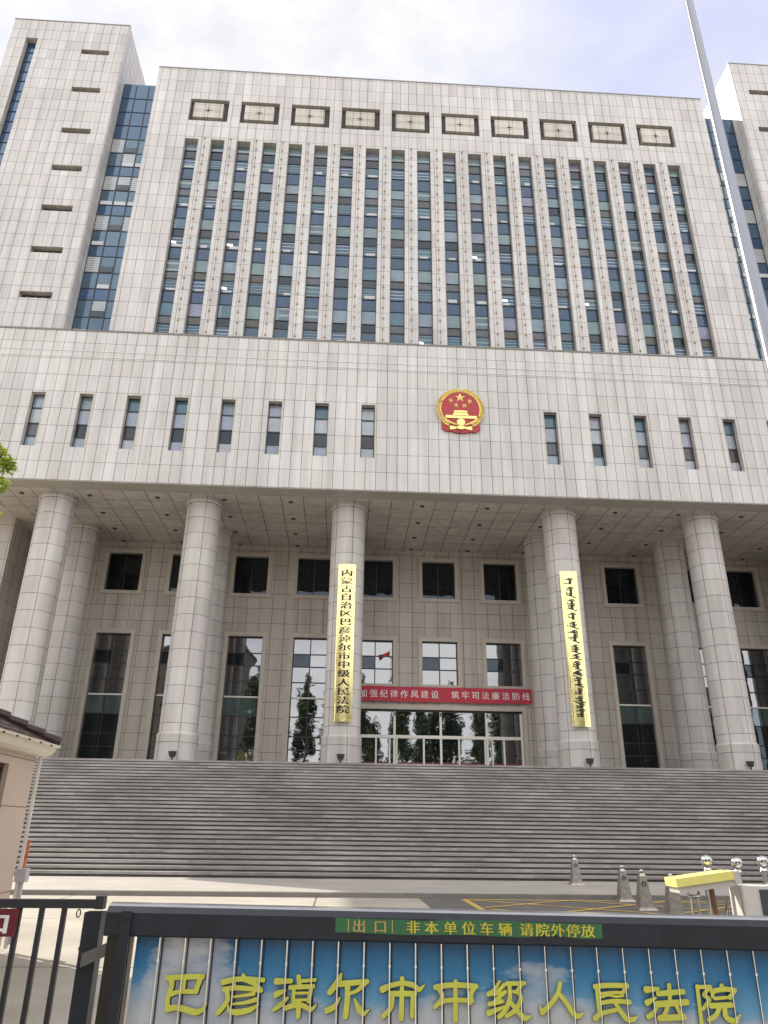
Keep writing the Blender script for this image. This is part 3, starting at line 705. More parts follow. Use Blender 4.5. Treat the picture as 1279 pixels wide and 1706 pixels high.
# ================================================================== staircase, ground
m_step = None
def step_mat(rough=0.6, spec=0.3, lift=0.0):
    m, nt, b, o = newmat('stair_granite')
    uv = nt.nodes.new('ShaderNodeTexCoord')
    n1 = NN(nt, 'ShaderNodeTexNoise', i_Vector=uv.outputs['Object'], i_Scale=0.35, i_Detail=7.0, i_Roughness=0.65)
    mpp = NN(nt, 'ShaderNodeMapping', i_Vector=uv.outputs['Object'], i_Scale=(0.9, 1.0, 7.0))
    n2 = NN(nt, 'ShaderNodeTexNoise', i_Vector=mpp.outputs[0], i_Scale=1.2, i_Detail=5.0, i_Roughness=0.7)
    sx = NN(nt, 'ShaderNodeSeparateXYZ', i_0=uv.outputs['Object'])
    # stone lengths of 1.2 m, each course shifted
    row = math_(nt, "FLOOR", math_(nt, "MULTIPLY", sx.outputs[2], 1/0.1505))
    cellx = math_(nt, 'FLOOR', math_(nt, 'ADD', math_(nt, 'DIVIDE', sx.outputs[0], 1.3), math_(nt, 'MULTIPLY', row, 0.37)))
    wn = NN(nt, 'ShaderNodeTexWhiteNoise', i_0=NN(nt, 'ShaderNodeCombineXYZ', i_0=cellx, i_1=row).outputs[0])
    c = ramp(nt, n1.outputs[0], [(0.32, (0.225, 0.21, 0.20)), (0.5, (0.31, 0.292, 0.28)), (0.68, (0.40, 0.378, 0.362))])
    g2 = NN(nt, 'ShaderNodeMapRange', i_0=n2.outputs[0], i_1=0.3, i_2=0.7, i_3=0.72, i_4=1.18)
    g3 = NN(nt, 'ShaderNodeMapRange', i_0=wn.outputs['Value'], i_3=0.86, i_4=1.12)
    vm = NN(nt, 'ShaderNodeVectorMath', operation='SCALE', i_0=c); nt.links.new(math_(nt, 'MULTIPLY', g2.outputs[0], g3.outputs[0]), vm.inputs['Scale'])
    nt.links.new(vm.outputs[0], b.inputs['Base Color']); b.inputs['Roughness'].default_value = rough; b.inputs['Specular IOR Level'].default_value = spec
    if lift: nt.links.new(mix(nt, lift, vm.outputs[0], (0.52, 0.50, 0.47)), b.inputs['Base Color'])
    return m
m_step = step_mat(); m_tread = step_mat(0.36, 0.6, 0.78)  # treads worn paler, brightened further to carry the sunlit patch
m_riser = plain('stair_riser_dark', (0.10, 0.092, 0.087), 0.7, var=0.35, scale=1.2)  # recess coloured dark for the shadow line under each nosing
st = thing('staircase', 'broad flight of grey granite steps rising to the columned portico', 'stairs', (20.4, -4.6, 0))
s = MB(); rise, run, N = 0.1505, 0.3655, 29
SX0, SX1 = -9.0, 49.8
for j in range(N):
    zt = 4.475-rise*j; yf = -4.63-run*j; yb = -4.63-run*(j-1) if j else 10.0
    s.face([(SX0, yf, zt), (SX1, yf, zt), (SX1, yb+0.05, zt), (SX0, yb+0.05, zt)], 2)
    s.face([(SX0, yf, zt-0.085), (SX1, yf, zt-0.085), (SX1, yf, zt), (SX0, yf, zt)])
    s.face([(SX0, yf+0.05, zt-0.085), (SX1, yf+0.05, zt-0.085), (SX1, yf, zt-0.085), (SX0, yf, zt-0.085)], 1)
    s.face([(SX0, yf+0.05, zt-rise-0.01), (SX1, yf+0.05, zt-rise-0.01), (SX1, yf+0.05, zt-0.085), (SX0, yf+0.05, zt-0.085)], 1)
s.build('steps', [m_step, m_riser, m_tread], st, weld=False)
for x0, x1 in ((-9.9, -9.0), (49.8, 50.7)):
    s = MB(); s.prism([(0, 0)], 0, 0) if False else None
    pl = [(-15.6, 0), (-15.6, 0.6), (-4.6, 5.05), (5.8, 5.05), (5.8, 0)]
    s.face([(x0, y, z) for y, z in reversed(pl)]); s.face([(x1, y, z) for y, z in pl])
    for k in range(5):
        a, b = pl[k], pl[(k+1) % 5]; s.face([(x0, a[0], a[1]), (x0, b[0], b[1]), (x1, b[0], b[1]), (x1, a[0], a[1])])
    s.build('cheek_wall', m_side, st)

def ground_mat(name, lo, hi, scale=0.5, joints=None, crack=0.0, stain=0.25, rough=0.85, spec=0.25):
    m, nt, b, o = newmat(name)
    tc = nt.nodes.new('ShaderNodeTexCoord')
    n1 = NN(nt, 'ShaderNodeTexNoise', i_Vector=tc.outputs['Object'], i_Scale=scale, i_Detail=8.0, i_Roughness=0.62)
    n2 = NN(nt, 'ShaderNodeTexNoise', i_Vector=tc.outputs['Object'], i_Scale=scale*60, i_Detail=3.0)
    c = ramp(nt, n1.outputs[0], [(0.3, lo), (0.7, hi)])
    g = NN(nt, 'ShaderNodeMapRange', i_0=n2.outputs[0], i_1=0.3, i_2=0.7, i_3=1-stain, i_4=1+stain*0.5)
    vm = NN(nt, 'ShaderNodeVectorMath', operation='SCALE', i_0=c); nt.links.new(g.outputs[0], vm.inputs['Scale'])
    col = vm.outputs[0]
    if joints:
        s = NN(nt, 'ShaderNodeSeparateXYZ', i_0=tc.outputs['Object'])
        wob = math_(nt, 'MULTIPLY', math_(nt, 'SUBTRACT', n2.outputs[0], 0.5), 0.05)
        for idx, (p, o_) in ((0, joints[0]), (1, joints[1])):
            q = math_(nt, 'ABSOLUTE', math_(nt, 'SUBTRACT', math_(nt, 'FRACT', math_(nt, 'ADD', math_(nt, 'DIVIDE', math_(nt, 'ADD', math_(nt, 'SUBTRACT', s.outputs[idx], o_), wob), p), 0.5)), 0.5))
            col = mix(nt, math_(nt, 'LESS_THAN', q, 0.022/p), col, tuple(v*0.35 for v in lo))
    nt.links.new(col, b.inputs['Base Color']); b.inputs['Roughness'].default_value = rough; b.inputs['Specular IOR Level'].default_value = spec
    bp = NN(nt, 'ShaderNodeBump', i_Height=n2.outputs[0], i_Strength=0.25, i_Distance=0.01); nt.links.new(bp.outputs[0], b.inputs['Normal'])
    return m
m_ground = ground_mat('concrete_ground', (0.31, 0.28, 0.235), (0.44, 0.405, 0.35), 0.55, ((6.0, 1.0), (5.2, -30.9)), stain=0.18)
m_road = ground_mat('forecourt_dark_grey', (0.115, 0.108, 0.10), (0.165, 0.155, 0.145), 0.7, stain=0.3)  # darker grey sheet for the right of the forecourt
m_pave = ground_mat('pavement_stone', (0.34, 0.315, 0.29), (0.43, 0.40, 0.365), 0.6, None, stain=0.12, rough=0.5, spec=0.45)
s = MB(); s.face([(-700,-700,0),(700,-700,0),(700,700,0),(-700,700,0)]); tag(s.build('ground', m_ground, org=(0,0,0)), kind='structure')
s = MB(); s.face([(15.6,-36.0,0.004),(48,-36.0,0.004),(48,-20.5,0.004),(15.6,-20.5,0.004)]); tag(s.build('road', m_road, org=(0,0,0)), kind='structure')
s = MB(); s.box(-12, 52, -20.5, -15.15, -0.02, 0.115, 0, 'b'); s.box(-12, 52, -20.62, -20.502, -0.02, 0.11, 1, 'b')
tag(s.build('pavement', [m_pave, plain('kerb_stone', (0.20, 0.185, 0.17), 0.7, var=0.2, scale=2)], org=(0,0,0)), kind='structure')
# yellow hatched box on the forecourt
s = MB(); Zm = 0.008
def ln(a, b, w=0.15, z=Zm):
    a, b = Vector((*a, z)), Vector((*b, z)); d = (b-a).normalized(); n = Vector((-d.y, d.x, 0))*w/2
    s.face([a-n, b-n, b+n, a+n])
hx0, hx1, hy0, hy1 = 16.7, 28.4, -20.9, -26.4
ln((hx0-.07, hy0), (hx1, hy0)); ln((hx0, hy0-0.07), (hx0, hy1), z=Zm+.001); ln((hx0, hy1), (hx1, hy1), z=Zm+.002)
q = 0
for k in range(-3, 6):
    for sg in (1, -1):
        xa = hx0+k*2.6; a, b = (xa, hy0-0.1), (xa+sg*5.4*1.2, hy1)
        pts = []
        for t in [i/60 for i in range(61)]:
            x = a[0]+(b[0]-a[0])*t; y = a[1]+(b[1]-a[1])*t
            if hx0+0.1 < x < hx1: pts.append((x, y))
        if len(pts) > 2: q += 1; ln(pts[0], pts[-1], 0.13, Zm+0.003+0.0006*q)
tag(s.build('road_marking', plain('worn_yellow_paint', (0.50, 0.33, 0.075), 0.8, var=0.3, scale=3.0), org=(0,0,0)), kind='structure')

# ================================================================== bollards
m_steel = plain('brushed_steel', (0.43, 0.40, 0.355), 0.34, metal=0.85, var=0.22, scale=9)
m_chrome = plain('chrome', (0.52, 0.51, 0.50), 0.10, metal=1.0, var=0.02)
def bollard(x, y, z, label, tw=0):
    t = thing('bollard', label, 'bollard', (x, y, z), 'steel bollards across the forecourt')
    s = MB()
    def sq(h, zz): return [(x-h, y-h, z+zz), (x+h, y-h, z+zz), (x+h, y+h, z+zz), (x-h, y+h, z+zz)]
    P = [(0.155, 0.05), (0.075, 0.68), (0.045, 0.735)]
    for (a, za), (b, zb) in zip(P, P[1:]):
        A, B = sq(a, za), sq(b, zb)
        for k in range(4): s.face([A[k], A[(k+1) % 4], B[(k+1) % 4], B[k]])
    s.face(sq(0.045, 0.735)); s.build('shaft', m_steel, t)
    s = MB(); A, B, D = sq(0.215, 0.0), sq(0.205, 0.025), sq(0.15, 0.06)
    for U, V in ((A, B), (B, D)):
        for k in range(4): s.face([U[k], U[(k+1) % 4], V[(k+1) % 4], V[k]])
    s.build('base_plate', m_steel, t)
    s = MB(); s.sphere((x, y, z+0.775), 0.052, 14, 10); s.build('ball_top', m_chrome, t, smooth=True)
    s = MB(); c = [(x+0.042*math.cos(2*math.pi*k/20), y-0.108+0.13*(0.55-0.55)+0.0, z+0.53+0.042*math.sin(2*math.pi*k/20)) for k in range(21)]
    s.tube(c, 0.011, 6, caps=False); s.build('chain_ring', m_frame, t, smooth=True)
bollard(20.85, -16.57, 0.115, 'farthest tapered steel bollard, standing on the pavement at the stair foot')
bollard(20.80, -20.9, 0.004, 'second farthest tapered steel bollard, standing just off the kerb')
bollard(20.45, -23.16, 0.008, 'tapered steel bollard on the hatched box, second nearest to the gate')
bollard(20.40, -24.9, 0.008, 'nearest tapered steel bollard, beside the yellow barrier arm')

# ================================================================== sliding gate in the foreground
m_gate = plain('slate_grey_paint', (0.018, 0.022, 0.032), 0.42, var=0.28, scale=7, spec=0.35)
m_gate_edge = plain('gate_edge_highlight', (0.34, 0.35, 0.38), 0.2, var=0.08, metal=0.7)  # bevel coloured brighter than the beam to carry its top highlight
m_rod = plain('polished_rod', (0.85, 0.84, 0.80), 0.16, metal=1.0, var=0.03)
GM = (13.815, -36.393, 0.0); GA = R(-4.0)
gate = thing('sliding_gate', 'dark grey sliding gate with a sky picture panel, gilt court name and thin rods', 'gate', GM, rotz=GA)
gate.rotation_euler = (0, R(0.36), GA)
ZB1, ZB0 = 1.150, 0.965
S0, S1 = -1.73, 2.75
s = MB()
prof_g = [(-0.055, ZB0), (-0.065, ZB0+0.01), (-0.065, ZB1-0.055), (-0.035, ZB1-0.022), (-0.020, ZB1-0.010), (0.03, ZB1-0.004), (0.05, ZB1-0.03), (0.055, ZB0)]
n = len(prof_g)
for k in range(n):
    a, b = prof_g[k], prof_g[(k+1) % n]
    s.face([(S0, a[0], a[1]), (S1, a[0], a[1]), (S1, b[0], b[1]), (S0, b[0], b[1])], 1 if k in (3, 4) else 0)
s.face([(S0, a[0], a[1]) for a in prof_g]); s.face([(S1, a[0], a[1]) for a in reversed(prof_g)])
s.build('top_beam', [m_gate, m_gate_edge], gate)
s = MB(); s.box(S0+0.10, S0+0.165, -0.085, -0.0655, 0.15, 1.105); s.box(S0+0.125, S0+0.145, -0.0885, -0.0853, 1.055, 1.075, 1)
s.build('strap', [m_gate, m_black], gate)
s = MB(); s.box(S0+0.02, S1, -0.04, 0.04, 0.06, 0.16); s.box(2.50, 2.57, -0.03, 0.03, 0.16, ZB0-0.002)
s.build('frame', m_gate, gate)
s = MB(); s.box(S0+0.015, S0+0.16, -0.03, 0.05, 0.06, ZB0-0.002); s.build('end_post', m_black, gate)
for xx in (-1.3, 2.2):
    s = MB(); s.lathe([(0.0, 0), (0.06, 0), (0.06, 0.03), (0.0, 0.03)], 0, 0, 16, close=False)
    for i in range(len(s.v)): p = s.v[i]; s.v[i] = Vector((xx+p.x, p.z-0.015, 0.06+p.y))
    s.build('wheel', m_frame, gate)
# printed sky picture behind the rods
def sky_print():
    m, nt, b, o = newmat('printed_sky_panel')
    tc = nt.nodes.new('ShaderNodeTexCoord'); sx = NN(nt, 'ShaderNodeSeparateXYZ', i_0=tc.outputs['Object'])
    z = NN(nt, 'ShaderNodeMapRange', i_0=sx.outputs[2], i_1=0.2, i_2=0.965)
    base = ramp(nt, z.outputs[0], [(0.0, (0.52, 0.54, 0.62)), (0.35, (0.40, 0.49, 0.60)), (0.60, (0.10, 0.31, 0.52)), (0.80, (0.018, 0.165, 0.36)), (1.0, (0.006, 0.07, 0.18))])
    mp_ = NN(nt, 'ShaderNodeMapping', i_Vector=tc.outputs['Object'], i_Scale=(1.1, 1.0, 3.2), i_Location=(2.3, 0, 0.4))
    n1 = NN(nt, 'ShaderNodeTexNoise', i_Vector=mp_.outputs[0], i_Scale=1.6, i_Detail=9.0, i_Roughness=0.6)
    # cloud heads stand higher at the left end and again right of the middle
    hump = math_(nt, 'ADD', math_(nt, 'MULTIPLY', math_(nt, 'POWER', 2.718, math_(nt, 'MULTIPLY', math_(nt, 'POWER', math_(nt, 'ADD', sx.outputs[0], 1.17), 2.0), -16.0)), 0.36),
                 math_(nt, 'MULTIPLY', math_(nt, 'POWER', 2.718, math_(nt, 'MULTIPLY', math_(nt, 'POWER', math_(nt, 'SUBTRACT', sx.outputs[0], 0.8), 2.0), -5.0)), 0.12))
    thr = math_(nt, 'SUBTRACT', math_(nt, 'ADD', n1.outputs[0], math_(nt, 'MULTIPLY', hump, 1.2)), math_(nt, 'MULTIPLY', z.outputs[0], 0.80))
    mk = ramp(nt, thr, [(0.0, (0, 0, 0)), (0.05, (0.5, 0.5, 0.5)), (0.2, (1, 1, 1))])
    cl = ramp(nt, n1.outputs[0], [(0.35, (0.40, 0.43, 0.50)), (0.65, (0.55, 0.55, 0.56))])
    col = mix(nt, math_(nt, 'MULTIPLY', mk, 0.8), base, cl)
    nt.links.new(col, b.inputs['Base Color']); b.inputs['Roughness'].default_value = 0.30; b.inputs['Specular IOR Level'].default_value = 0.5
    return m
s = MB(); P0, P1 = -1.535, 2.50; nr = 26; p0 = -1.38; pr = 0.1568
edges = [P0] + [p0+pr*k for k in range(25) if p0+pr*k < P1-0.02] + [P1]
for a, b in zip(edges, edges[1:]):                                # shallow folds between the rods
    mid = (a+b)/2
    s.face([(a, -0.012, 0.16), (mid, -0.022, 0.16), (mid, -0.022, ZB0-0.003), (a, -0.012, ZB0-0.003)]); s.face([(mid, -0.022, 0.16), (b, -0.012, 0.16), (b, -0.012, ZB0-0.003), (mid, -0.022, ZB0-0.003)])
s.build('sky_panel', sky_print(), gate, weld=True)
for k in range(25):
    xx = p0+pr*k
    if xx > P1-0.02: break
    s = MB(); s.tube([(xx, -0.046, 0.16), (xx, -0.046, 0.86), (xx, -0.046, ZB0-0.002)], 0.0050 if k < 13 else 0.0034, 8); s.tube([(xx, -0.046, 0.833), (xx, -0.046, 0.847)], 0.0085, 8)
    s.tube([(xx+0.0105, -0.018, 0.16), (xx+0.0105, -0.018, ZB0-0.003)], 0.0045, 6, 1)  # dark tube standing in for the shadow line beside the rod
    s.build('rod', [m_rod, m_gate], gate, smooth=True)
# gilt name
m_gilt = plain('gilt_letter', (0.56, 0.58, 0.09), 0.45, var=0.10, scale=8, metal=0.2)
m_gilt_shadow = plain('gilt_letter_shadow', (0.022, 0.03, 0.016), 0.6)  # dark sides, skewed downward, painted as the characters' shadow edges
# brush strokes of the clerical-script name: (along, up, width) in millimetres on the gate's plane
STROKES = {'巴':[[(-1313,750,26),(-1205,757,26),(-1097,761,26)],[(-1299,751,26),(-1280,725,26),(-1285,686,26),(-1295,647,26),(-1290,586,26)],[(-1106,758,26),(-1122,715,26),(-1129,683,26)],[(-1206,746,19),(-1208,681,19)],[(-1282,665,22),(-1227,681,22),(-1128,683,22)],[(-1292,592,29),(-1232,600,29),(-1170,589,30),(-1116,579,29),(-1080,594,24),(-1059,629,7)]],'彦':[[(-853,774,19),(-835,747,23)],[(-972,735,29),(-912,748,26),(-844,754,24),(-728,751,22)],[(-912,742,17),(-892,707,17)],[(-820,744,22),(-772,726,24),(-744,700,26)],[(-961,698,24),(-893,707,24),(-817,705,24),(-738,698,24)],[(-946,696,24),(-934,651,24),(-953,615,24),(-986,578,24)],[(-780,680,20),(-836,670,15),(-904,661,10)],[(-766,650,24),(-826,634,17),(-908,624,10)],[(-749,626,10),(-792,600,26),(-867,584,30),(-920,591,22),(-929,616,10)]],'淖':[[(-648,746,33),(-560,749,22)],[(-595,700,17),(-647,678,33)],[(-577,662,16),(-613,629,26),(-655,599,17)],[(-517,773,24),(-508,721,24)],[(-510,749,17),(-415,758,17)],[(-565,716,22),(-425,725,22)],[(-542,717,19),(-541,643,19)],[(-436,723,22),(-450,648,22)],[(-537,687,13),(-446,691,13)],[(-542,651,14),(-448,657,14)],[(-589,610,24),(-529,627,26),(-476,624,24),(-434,607,24),(-400,633,6)],[(-508,644,27),(-507,571,24)]],'尔':[[(-259,793,11),(-278,752,33),(-325,696,29)],[(-277,739,29),(-102,756,24)],[(-110,752,24),(-158,710,20),(-200,694,16)],[(-220,734,29),(-218,663,29),(-226,577,30)],[(-263,671,9),(-296,623,27),(-339,603,29)],[(-176,667,9),(-148,616,34),(-121,593,27),(-84,616,6)]],'市':[[(107,776,24),(111,747,24)],[(-10,717,33),(43,739,24),(111,752,24),(172,743,26),(210,722,26),(242,746,6)],[(107,726,22),(107,682,25),(104,574,29)],[(37,697,26),(185,700,26)],[(51,691,24),(44,630,24),(-3,581,24)],[(172,696,23),(168,585,22)]],'中':[[(428,770,19),(427,682,24),(424,574,29)],[(307,735,26),(369,745,26),(429,749,26),(491,748,26),(551,744,26)],[(324,732,24),(346,700,24),(339,668,24),(305,637,24)],[(540,740,26),(520,707,26),(515,662,26)],[(315,645,22),(356,665,22),(427,673,22),(526,670,22)]],'级':[[(694,774,13),(658,728,19),(623,706,24)],[(718,755,19),(668,708,19)],[(623,706,19),(695,715,19)],[(724,721,19),(655,667,19)],[(626,656,22),(702,672,22)],[(621,611,29),(683,633,19),(731,651,10)],[(735,762,22),(840,767,22)],[(750,759,22),(750,691,22),(720,627,23),(681,594,24)],[(822,760,20),(793,724,20)],[(771,723,14),(808,713,20),(813,679,24),(777,628,24),(726,598,19)],[(744,678,19),(795,622,26),(834,590,29),(874,604,6)]],'人':[[(1055,771,22),(1034,716,23),(986,659,25),(937,620,27)],[(924,651,7),(938,623,22)],[(1043,719,19),(1083,672,24),(1123,617,26),(1153,607,24),(1183,627,6)]],'民':[[(1260,758,24),(1340,766,24),(1453,766,24)],[(1451,770,22),(1431,740,20),(1418,727,19)],[(1278,720,16),(1358,729,16),(1422,730,16)],[(1271,760,22),(1274,676,22),(1276,626,22)],[(1296,705,11),(1334,716,11),(1379,710,11),(1424,714,11)],[(1281,675,19),(1369,687,21),(1458,683,23)],[(1246,597,26),(1287,623,22),(1375,643,19)],[(1368,685,19),(1400,634,24),(1433,599,27),(1468,597,24),(1496,614,6)]],'法':[[(1563,749,33),(1635,755,17)],[(1614,708,13),(1561,682,30)],[(1618,661,13),(1585,626,26),(1557,611,22)],[(1702,775,22),(1697,685,22)],[(1632,730,26),(1781,743,26)],[(1617,676,30),(1796,690,30)],[(1682,672,22),(1659,627,22),(1634,607,22)],[(1625,606,29),(1769,616,29)],[(1732,667,19),(1762,611,24)]],'院':[[(1869,772,20),(1868,682,20),(1867,581,20)],[(1866,768,19),(1947,771,19)],[(1941,767,20),(1901,728,17),(1930,706,22),(1886,657,17)],[(2014,778,23),(2014,756,23)],[(1951,747,23),(2022,761,23),(2089,757,23)],[(1956,748,19),(1952,722,19)],[(2085,754,22),(2052,718,22)],[(1962,712,16),(2034,719,16)],[(1935,675,26),(2055,682,26)],[(1987,672,23),(1955,627,23),(1911,604,23)],[(2015,676,24),(2015,619,26),(2066,603,27),(2099,636,7)]]}

def brush(s, st, y):
    pts = [Vector((a/1000, b/1000)) for a, b, c in st]; ws = [c*1.12/1000 for a, b, c in st]
    P = [pts[0]*2-pts[1]] + pts + [pts[-1]*2-pts[-2]]; line = []; n = 4 if len(pts) > 2 else 2
    for i in range(len(pts)-1):
        for q in range(n):
            t = q/n; a, b, c, d = P[i], P[i+1], P[i+2], P[i+3]
            line.append((0.5*((2*b)+(c-a)*t+(2*a-5*b+4*c-d)*t*t+(3*b-a-3*c+d)*t**3), ws[i]+(ws[i+1]-ws[i])*t))
    line.append((pts[-1], ws[-1])); L = []; Rr = []
    for i, (p, w) in enumerate(line):
        d = (line[min(i+1, len(line)-1)][0]-line[max(i-1, 0)][0]).normalized(); nrm = Vector((-d.y, d.x))
        if i == 0:
            for an in (150, 120): L.append(p+(nrm*math.sin(R(an))+d*math.cos(R(an)))*w*0.5)
            for an in (150, 120): Rr.append(p+(-nrm*math.sin(R(an))+d*math.cos(R(an)))*w*0.5)
        L.append(p+nrm*w/2); Rr.append(p-nrm*w/2)
        if i == len(line)-1:
            for an in (60, 30): L.append(p+(nrm*math.sin(R(an))+d*math.cos(R(an)))*w*0.5); Rr.append(p+(-nrm*math.sin(R(an))+d*math.cos(R(an)))*w*0.5)
    for i in range(len(L)-1):
        s.face([(Rr[i].x, y, Rr[i].y), (Rr[i+1].x, y, Rr[i+1].y), (L[i+1].x, y, L[i+1].y), (L[i].x, y, L[i].y)], 0)
    s.face([(L[0].x, y, L[0].y), (Rr[0].x, y, Rr[0].y), (Rr[0].x, -0.018, Rr[0].y), (L[0].x, -0.018, L[0].y)], 1)
    s.face([(Rr[-1].x, y, Rr[-1].y), (L[-1].x, y, L[-1].y), (L[-1].x, -0.018, L[-1].y), (Rr[-1].x, -0.018, Rr[-1].y)], 1)
    for E_ in (L, Rr):
        for a, b in zip(E_, E_[1:]): s.face([(a.x, y, a.y), (b.x, y, b.y), (b.x+0.004, -0.018, b.y-0.007), (a.x+0.004, -0.018, a.y-0.007)], 1)
for ch in '巴彦淖尔市中级人民法院':
    s = MB()
    for k, st_ in enumerate(STROKES[ch]): brush(s, st_, -0.0385-0.0002*k)
    s.build('gilt_character', [m_gilt, m_gilt_shadow], gate, weld=False)
# notice strip stuck on the beam
s = MB(); n = 40; XA, XB = -0.305, 1.325
def edge_t(t): return 1.094 - 0.004*math.sin(t*9) - (0.006 if 0.28 < t < 0.40 else 0)
def edge_b(t): return 1.012 + 0.003*math.sin(t*14+1) + 0.020*math.exp(-((t-0.80)/0.05)**2) - 0.006*math.exp(-((t-0.93)/0.05)**2)
for k in range(n):
    a, b = k/n, (k+1)/n
    s.face([(XA+(XB-XA)*a, -0.0675, edge_b(a)), (XA+(XB-XA)*b, -0.0675, edge_b(b)), (XA+(XB-XA)*b, -0.0675, edge_t(b)), (XA+(XB-XA)*a, -0.0675, edge_t(a))])
nst = s.build('notice_strip', plain('green_notice', (0.030, 0.13, 0.055), 0.45, var=0.1), gate)
m_ny = plain('notice_yellow', (0.55, 0.50, 0.05), 0.5); m_no = plain('notice_ochre', (0.46, 0.33, 0.10), 0.5)
for txt_, pos_, mt_ in (('出', [-0.159], m_no), ('口', [-0.029], m_no), ('非本单位车辆', [0.172, 0.285, 0.400, 0.512, 0.622, 0.735], m_ny), ('请院外停放', [0.865, 0.962, 1.055, 1.148, 1.238], m_ny)):
    s = MB()
    for ch, xx in zip(txt_, pos_): glyph_into(s, ch, xx, 1.052, 0.088, 0.074, lambda X, Z, j: (X, -0.0690-0.0003*j, Z), dup=[-0.0018, 0.0, 0.0018])
    s.build('notice_lettering', mt_, nst, weld=False)
for xx in (-0.225, 0.045):
    s = MB(); s.box(xx-0.003, xx+0.003, -0.0692, -0.0678, 1.018, 1.088); s.build('divider_line', m_no, nst)

# ---- side fence with its sign
FY = -35.83; FZ = 1.135
m_fence = plain('dark_fence_paint', (0.022, 0.022, 0.030), 0.4, var=0.12, scale=5)
fn = thing('fence', 'dark metal bar fence at the left with a thick end post', 'fence', (11.0, FY, 0))
s = MB(); s.box(8.6, 11.88, FY-0.03, FY+0.03, 1.082, FZ); s.box(11.88, 11.935, FY-0.04, FY+0.04, 1.078, 1.158); s.build('top_rail', m_fence, fn)
s = MB(); s.box(8.6, 11.815, FY-0.02, FY+0.02, 0.10, 0.15); s.build('bottom_rail', m_fence, fn)
s = MB(); s.box(11.825, 11.94, FY-0.06, FY+0.06, 0.0, 1.062); s.build('post', m_gate, fn)
x = 11.672
while x > 8.7:
    s = MB(); s.box(x-0.0155, x+0.0155, FY-0.0155, FY+0.0155, 0.15, 1.082); s.build('bar', m_fence, fn); x -= 0.149
s = MB(); s.box(11.86, 12.16, FY-0.10, FY-0.062, 0.78, 0.86)
for i in range(len(s.v)): s.v[i].z += (s.v[i].x-11.94)*0.42
s.build('latch_bar', plain('grey_latch', (0.13, 0.13, 0.12), 0.4, metal=0.3), fn)
s = MB(); s.box(11.81, 11.83, FY-0.03, FY+0.03, 0.835, 0.855); s.build('hinge', plain('hinge_green', (0.20, 0.22, 0.14), 0.5), fn)
ch = MB()
for k, zz_ in enumerate((1.052,)):
    c = [(11.775+0.0125*math.cos(2*math.pi*q/24), FY-0.02, zz_+0.024*math.sin(2*math.pi*q/24)) for q in range(25)]
    ch.tube(c, 0.0042, 6, caps=False)
tag(ch.build('chain_link', m_fence, org=(11.775, FY, 1.06), smooth=True), 'small dark chain link hanging under the fence rail beside its post', 'chain')
ch = None
sg = thing('entrance_sign', 'dark red sign with white character hung on the bar fence', 'sign', (11.05, FY-0.03, 0.92))
s = MB(); s.box(10.72, 11.385, FY-0.044, FY-0.034, 0.914, 1.078); s.build('plate', plain('maroon_plate', (0.13, 0.010, 0.018), 0.4), sg)
m_sw = plain('sign_white', (0.72, 0.72, 0.74), 0.5)
for cch, xx in (('入', 10.96), ('口', 11.255)):
    s = MB(); glyph_into(s, cch, xx, 0.992, 0.185, 0.125, lambda X, Z, j: (X, FY-0.0455, Z), offset=0.035)
    s.build('lettering', m_sw, sg, weld=False)

# ================================================================== guard booth
bt = thing('guard_booth', 'small pink rendered guard booth with cream eaves and dark red roof', 'booth', (7.0, -33.0, 0))
m_render = ground_mat('pink_render', (0.51, 0.41, 0.345), (0.57, 0.46, 0.39), 0.9, stain=0.05)
bx0, bx1, by0, by1 = 4.6, 9.0, -37.2, -29.86
s = MB()
s.face([(bx1, by0, 0), (bx1, by1, 0), (bx1, by1, 2.58), (bx1, by0, 2.58)]) if False else None
# right wall with a window opening
wy0, wy1, wz0, wz1 = -33.3, -30.74, 1.10, 2.36
ys = [by0, wy0, wy1, by1]; zq = [0, wz0, wz1, 2.58]
for i in range(3):
    for j in range(3):
        if i == 1 and j == 1: continue
        s.face([(bx1, ys[i], zq[j]), (bx1, ys[i+1], zq[j]), (bx1, ys[i+1], zq[j+1]), (bx1, ys[i], zq[j+1])])
for q in (((wy0, wz0), (wy1, wz0)), ((wy1, wz0), (wy1, wz1)), ((wy1, wz1), (wy0, wz1)), ((wy0, wz1), (wy0, wz0))):
    (a, b), (c, d) = q; s.face([(bx1, a, b), (bx1, c, d), (bx1-0.12, c, d), (bx1-0.12, a, b)])
s.face([(bx1, by1, 0), (bx0, by1, 0), (bx0, by1, 2.58), (bx1, by1, 2.58)]); s.face([(bx0, by1, 0), (bx0, by0, 0), (bx0, by0, 2.58), (bx0, by1, 2.58)]); s.face([(bx0, by0, 0), (bx1, by0, 0), (bx1, by0, 2.58), (bx0, by0, 2.58)])
s.build('wall', m_render, bt)
s = MB()
for z in (0.75, 1.83, 2.46): s.box(bx1-0.001, bx1+0.004, by0, by1, z-0.005, z+0.005)
s.build('wall_groove', plain('groove_brown', (0.22, 0.15, 0.12), 0.7), bt)
s = MB(); s.box(bx1-0.12, bx1-0.11, wy0, wy1, wz0, wz1); fr_ = s.build('window', g_entry_d, bt)
s = MB()
for a, b, c, d in ((wy0, wy1, wz1-0.05, wz1), (wy0, wy1, wz0, wz0+0.05), (wy0, wy0+0.05, wz0+.05, wz1-.05), (wy1-0.05, wy1, wz0+.05, wz1-.05), (-32.05, -32.0, wz0+.05, wz1-.05)): s.box(bx1-0.11, bx1-0.07, a, b, c, d)
s.build('frame', plain('brown_frame', (0.06, 0.03, 0.025), 0.4), fr_)
m_cream = plain('cream_gutter', (0.66, 0.61, 0.50), 0.45, var=0.06)
s = MB(); ex, ey = 9.26, -29.58
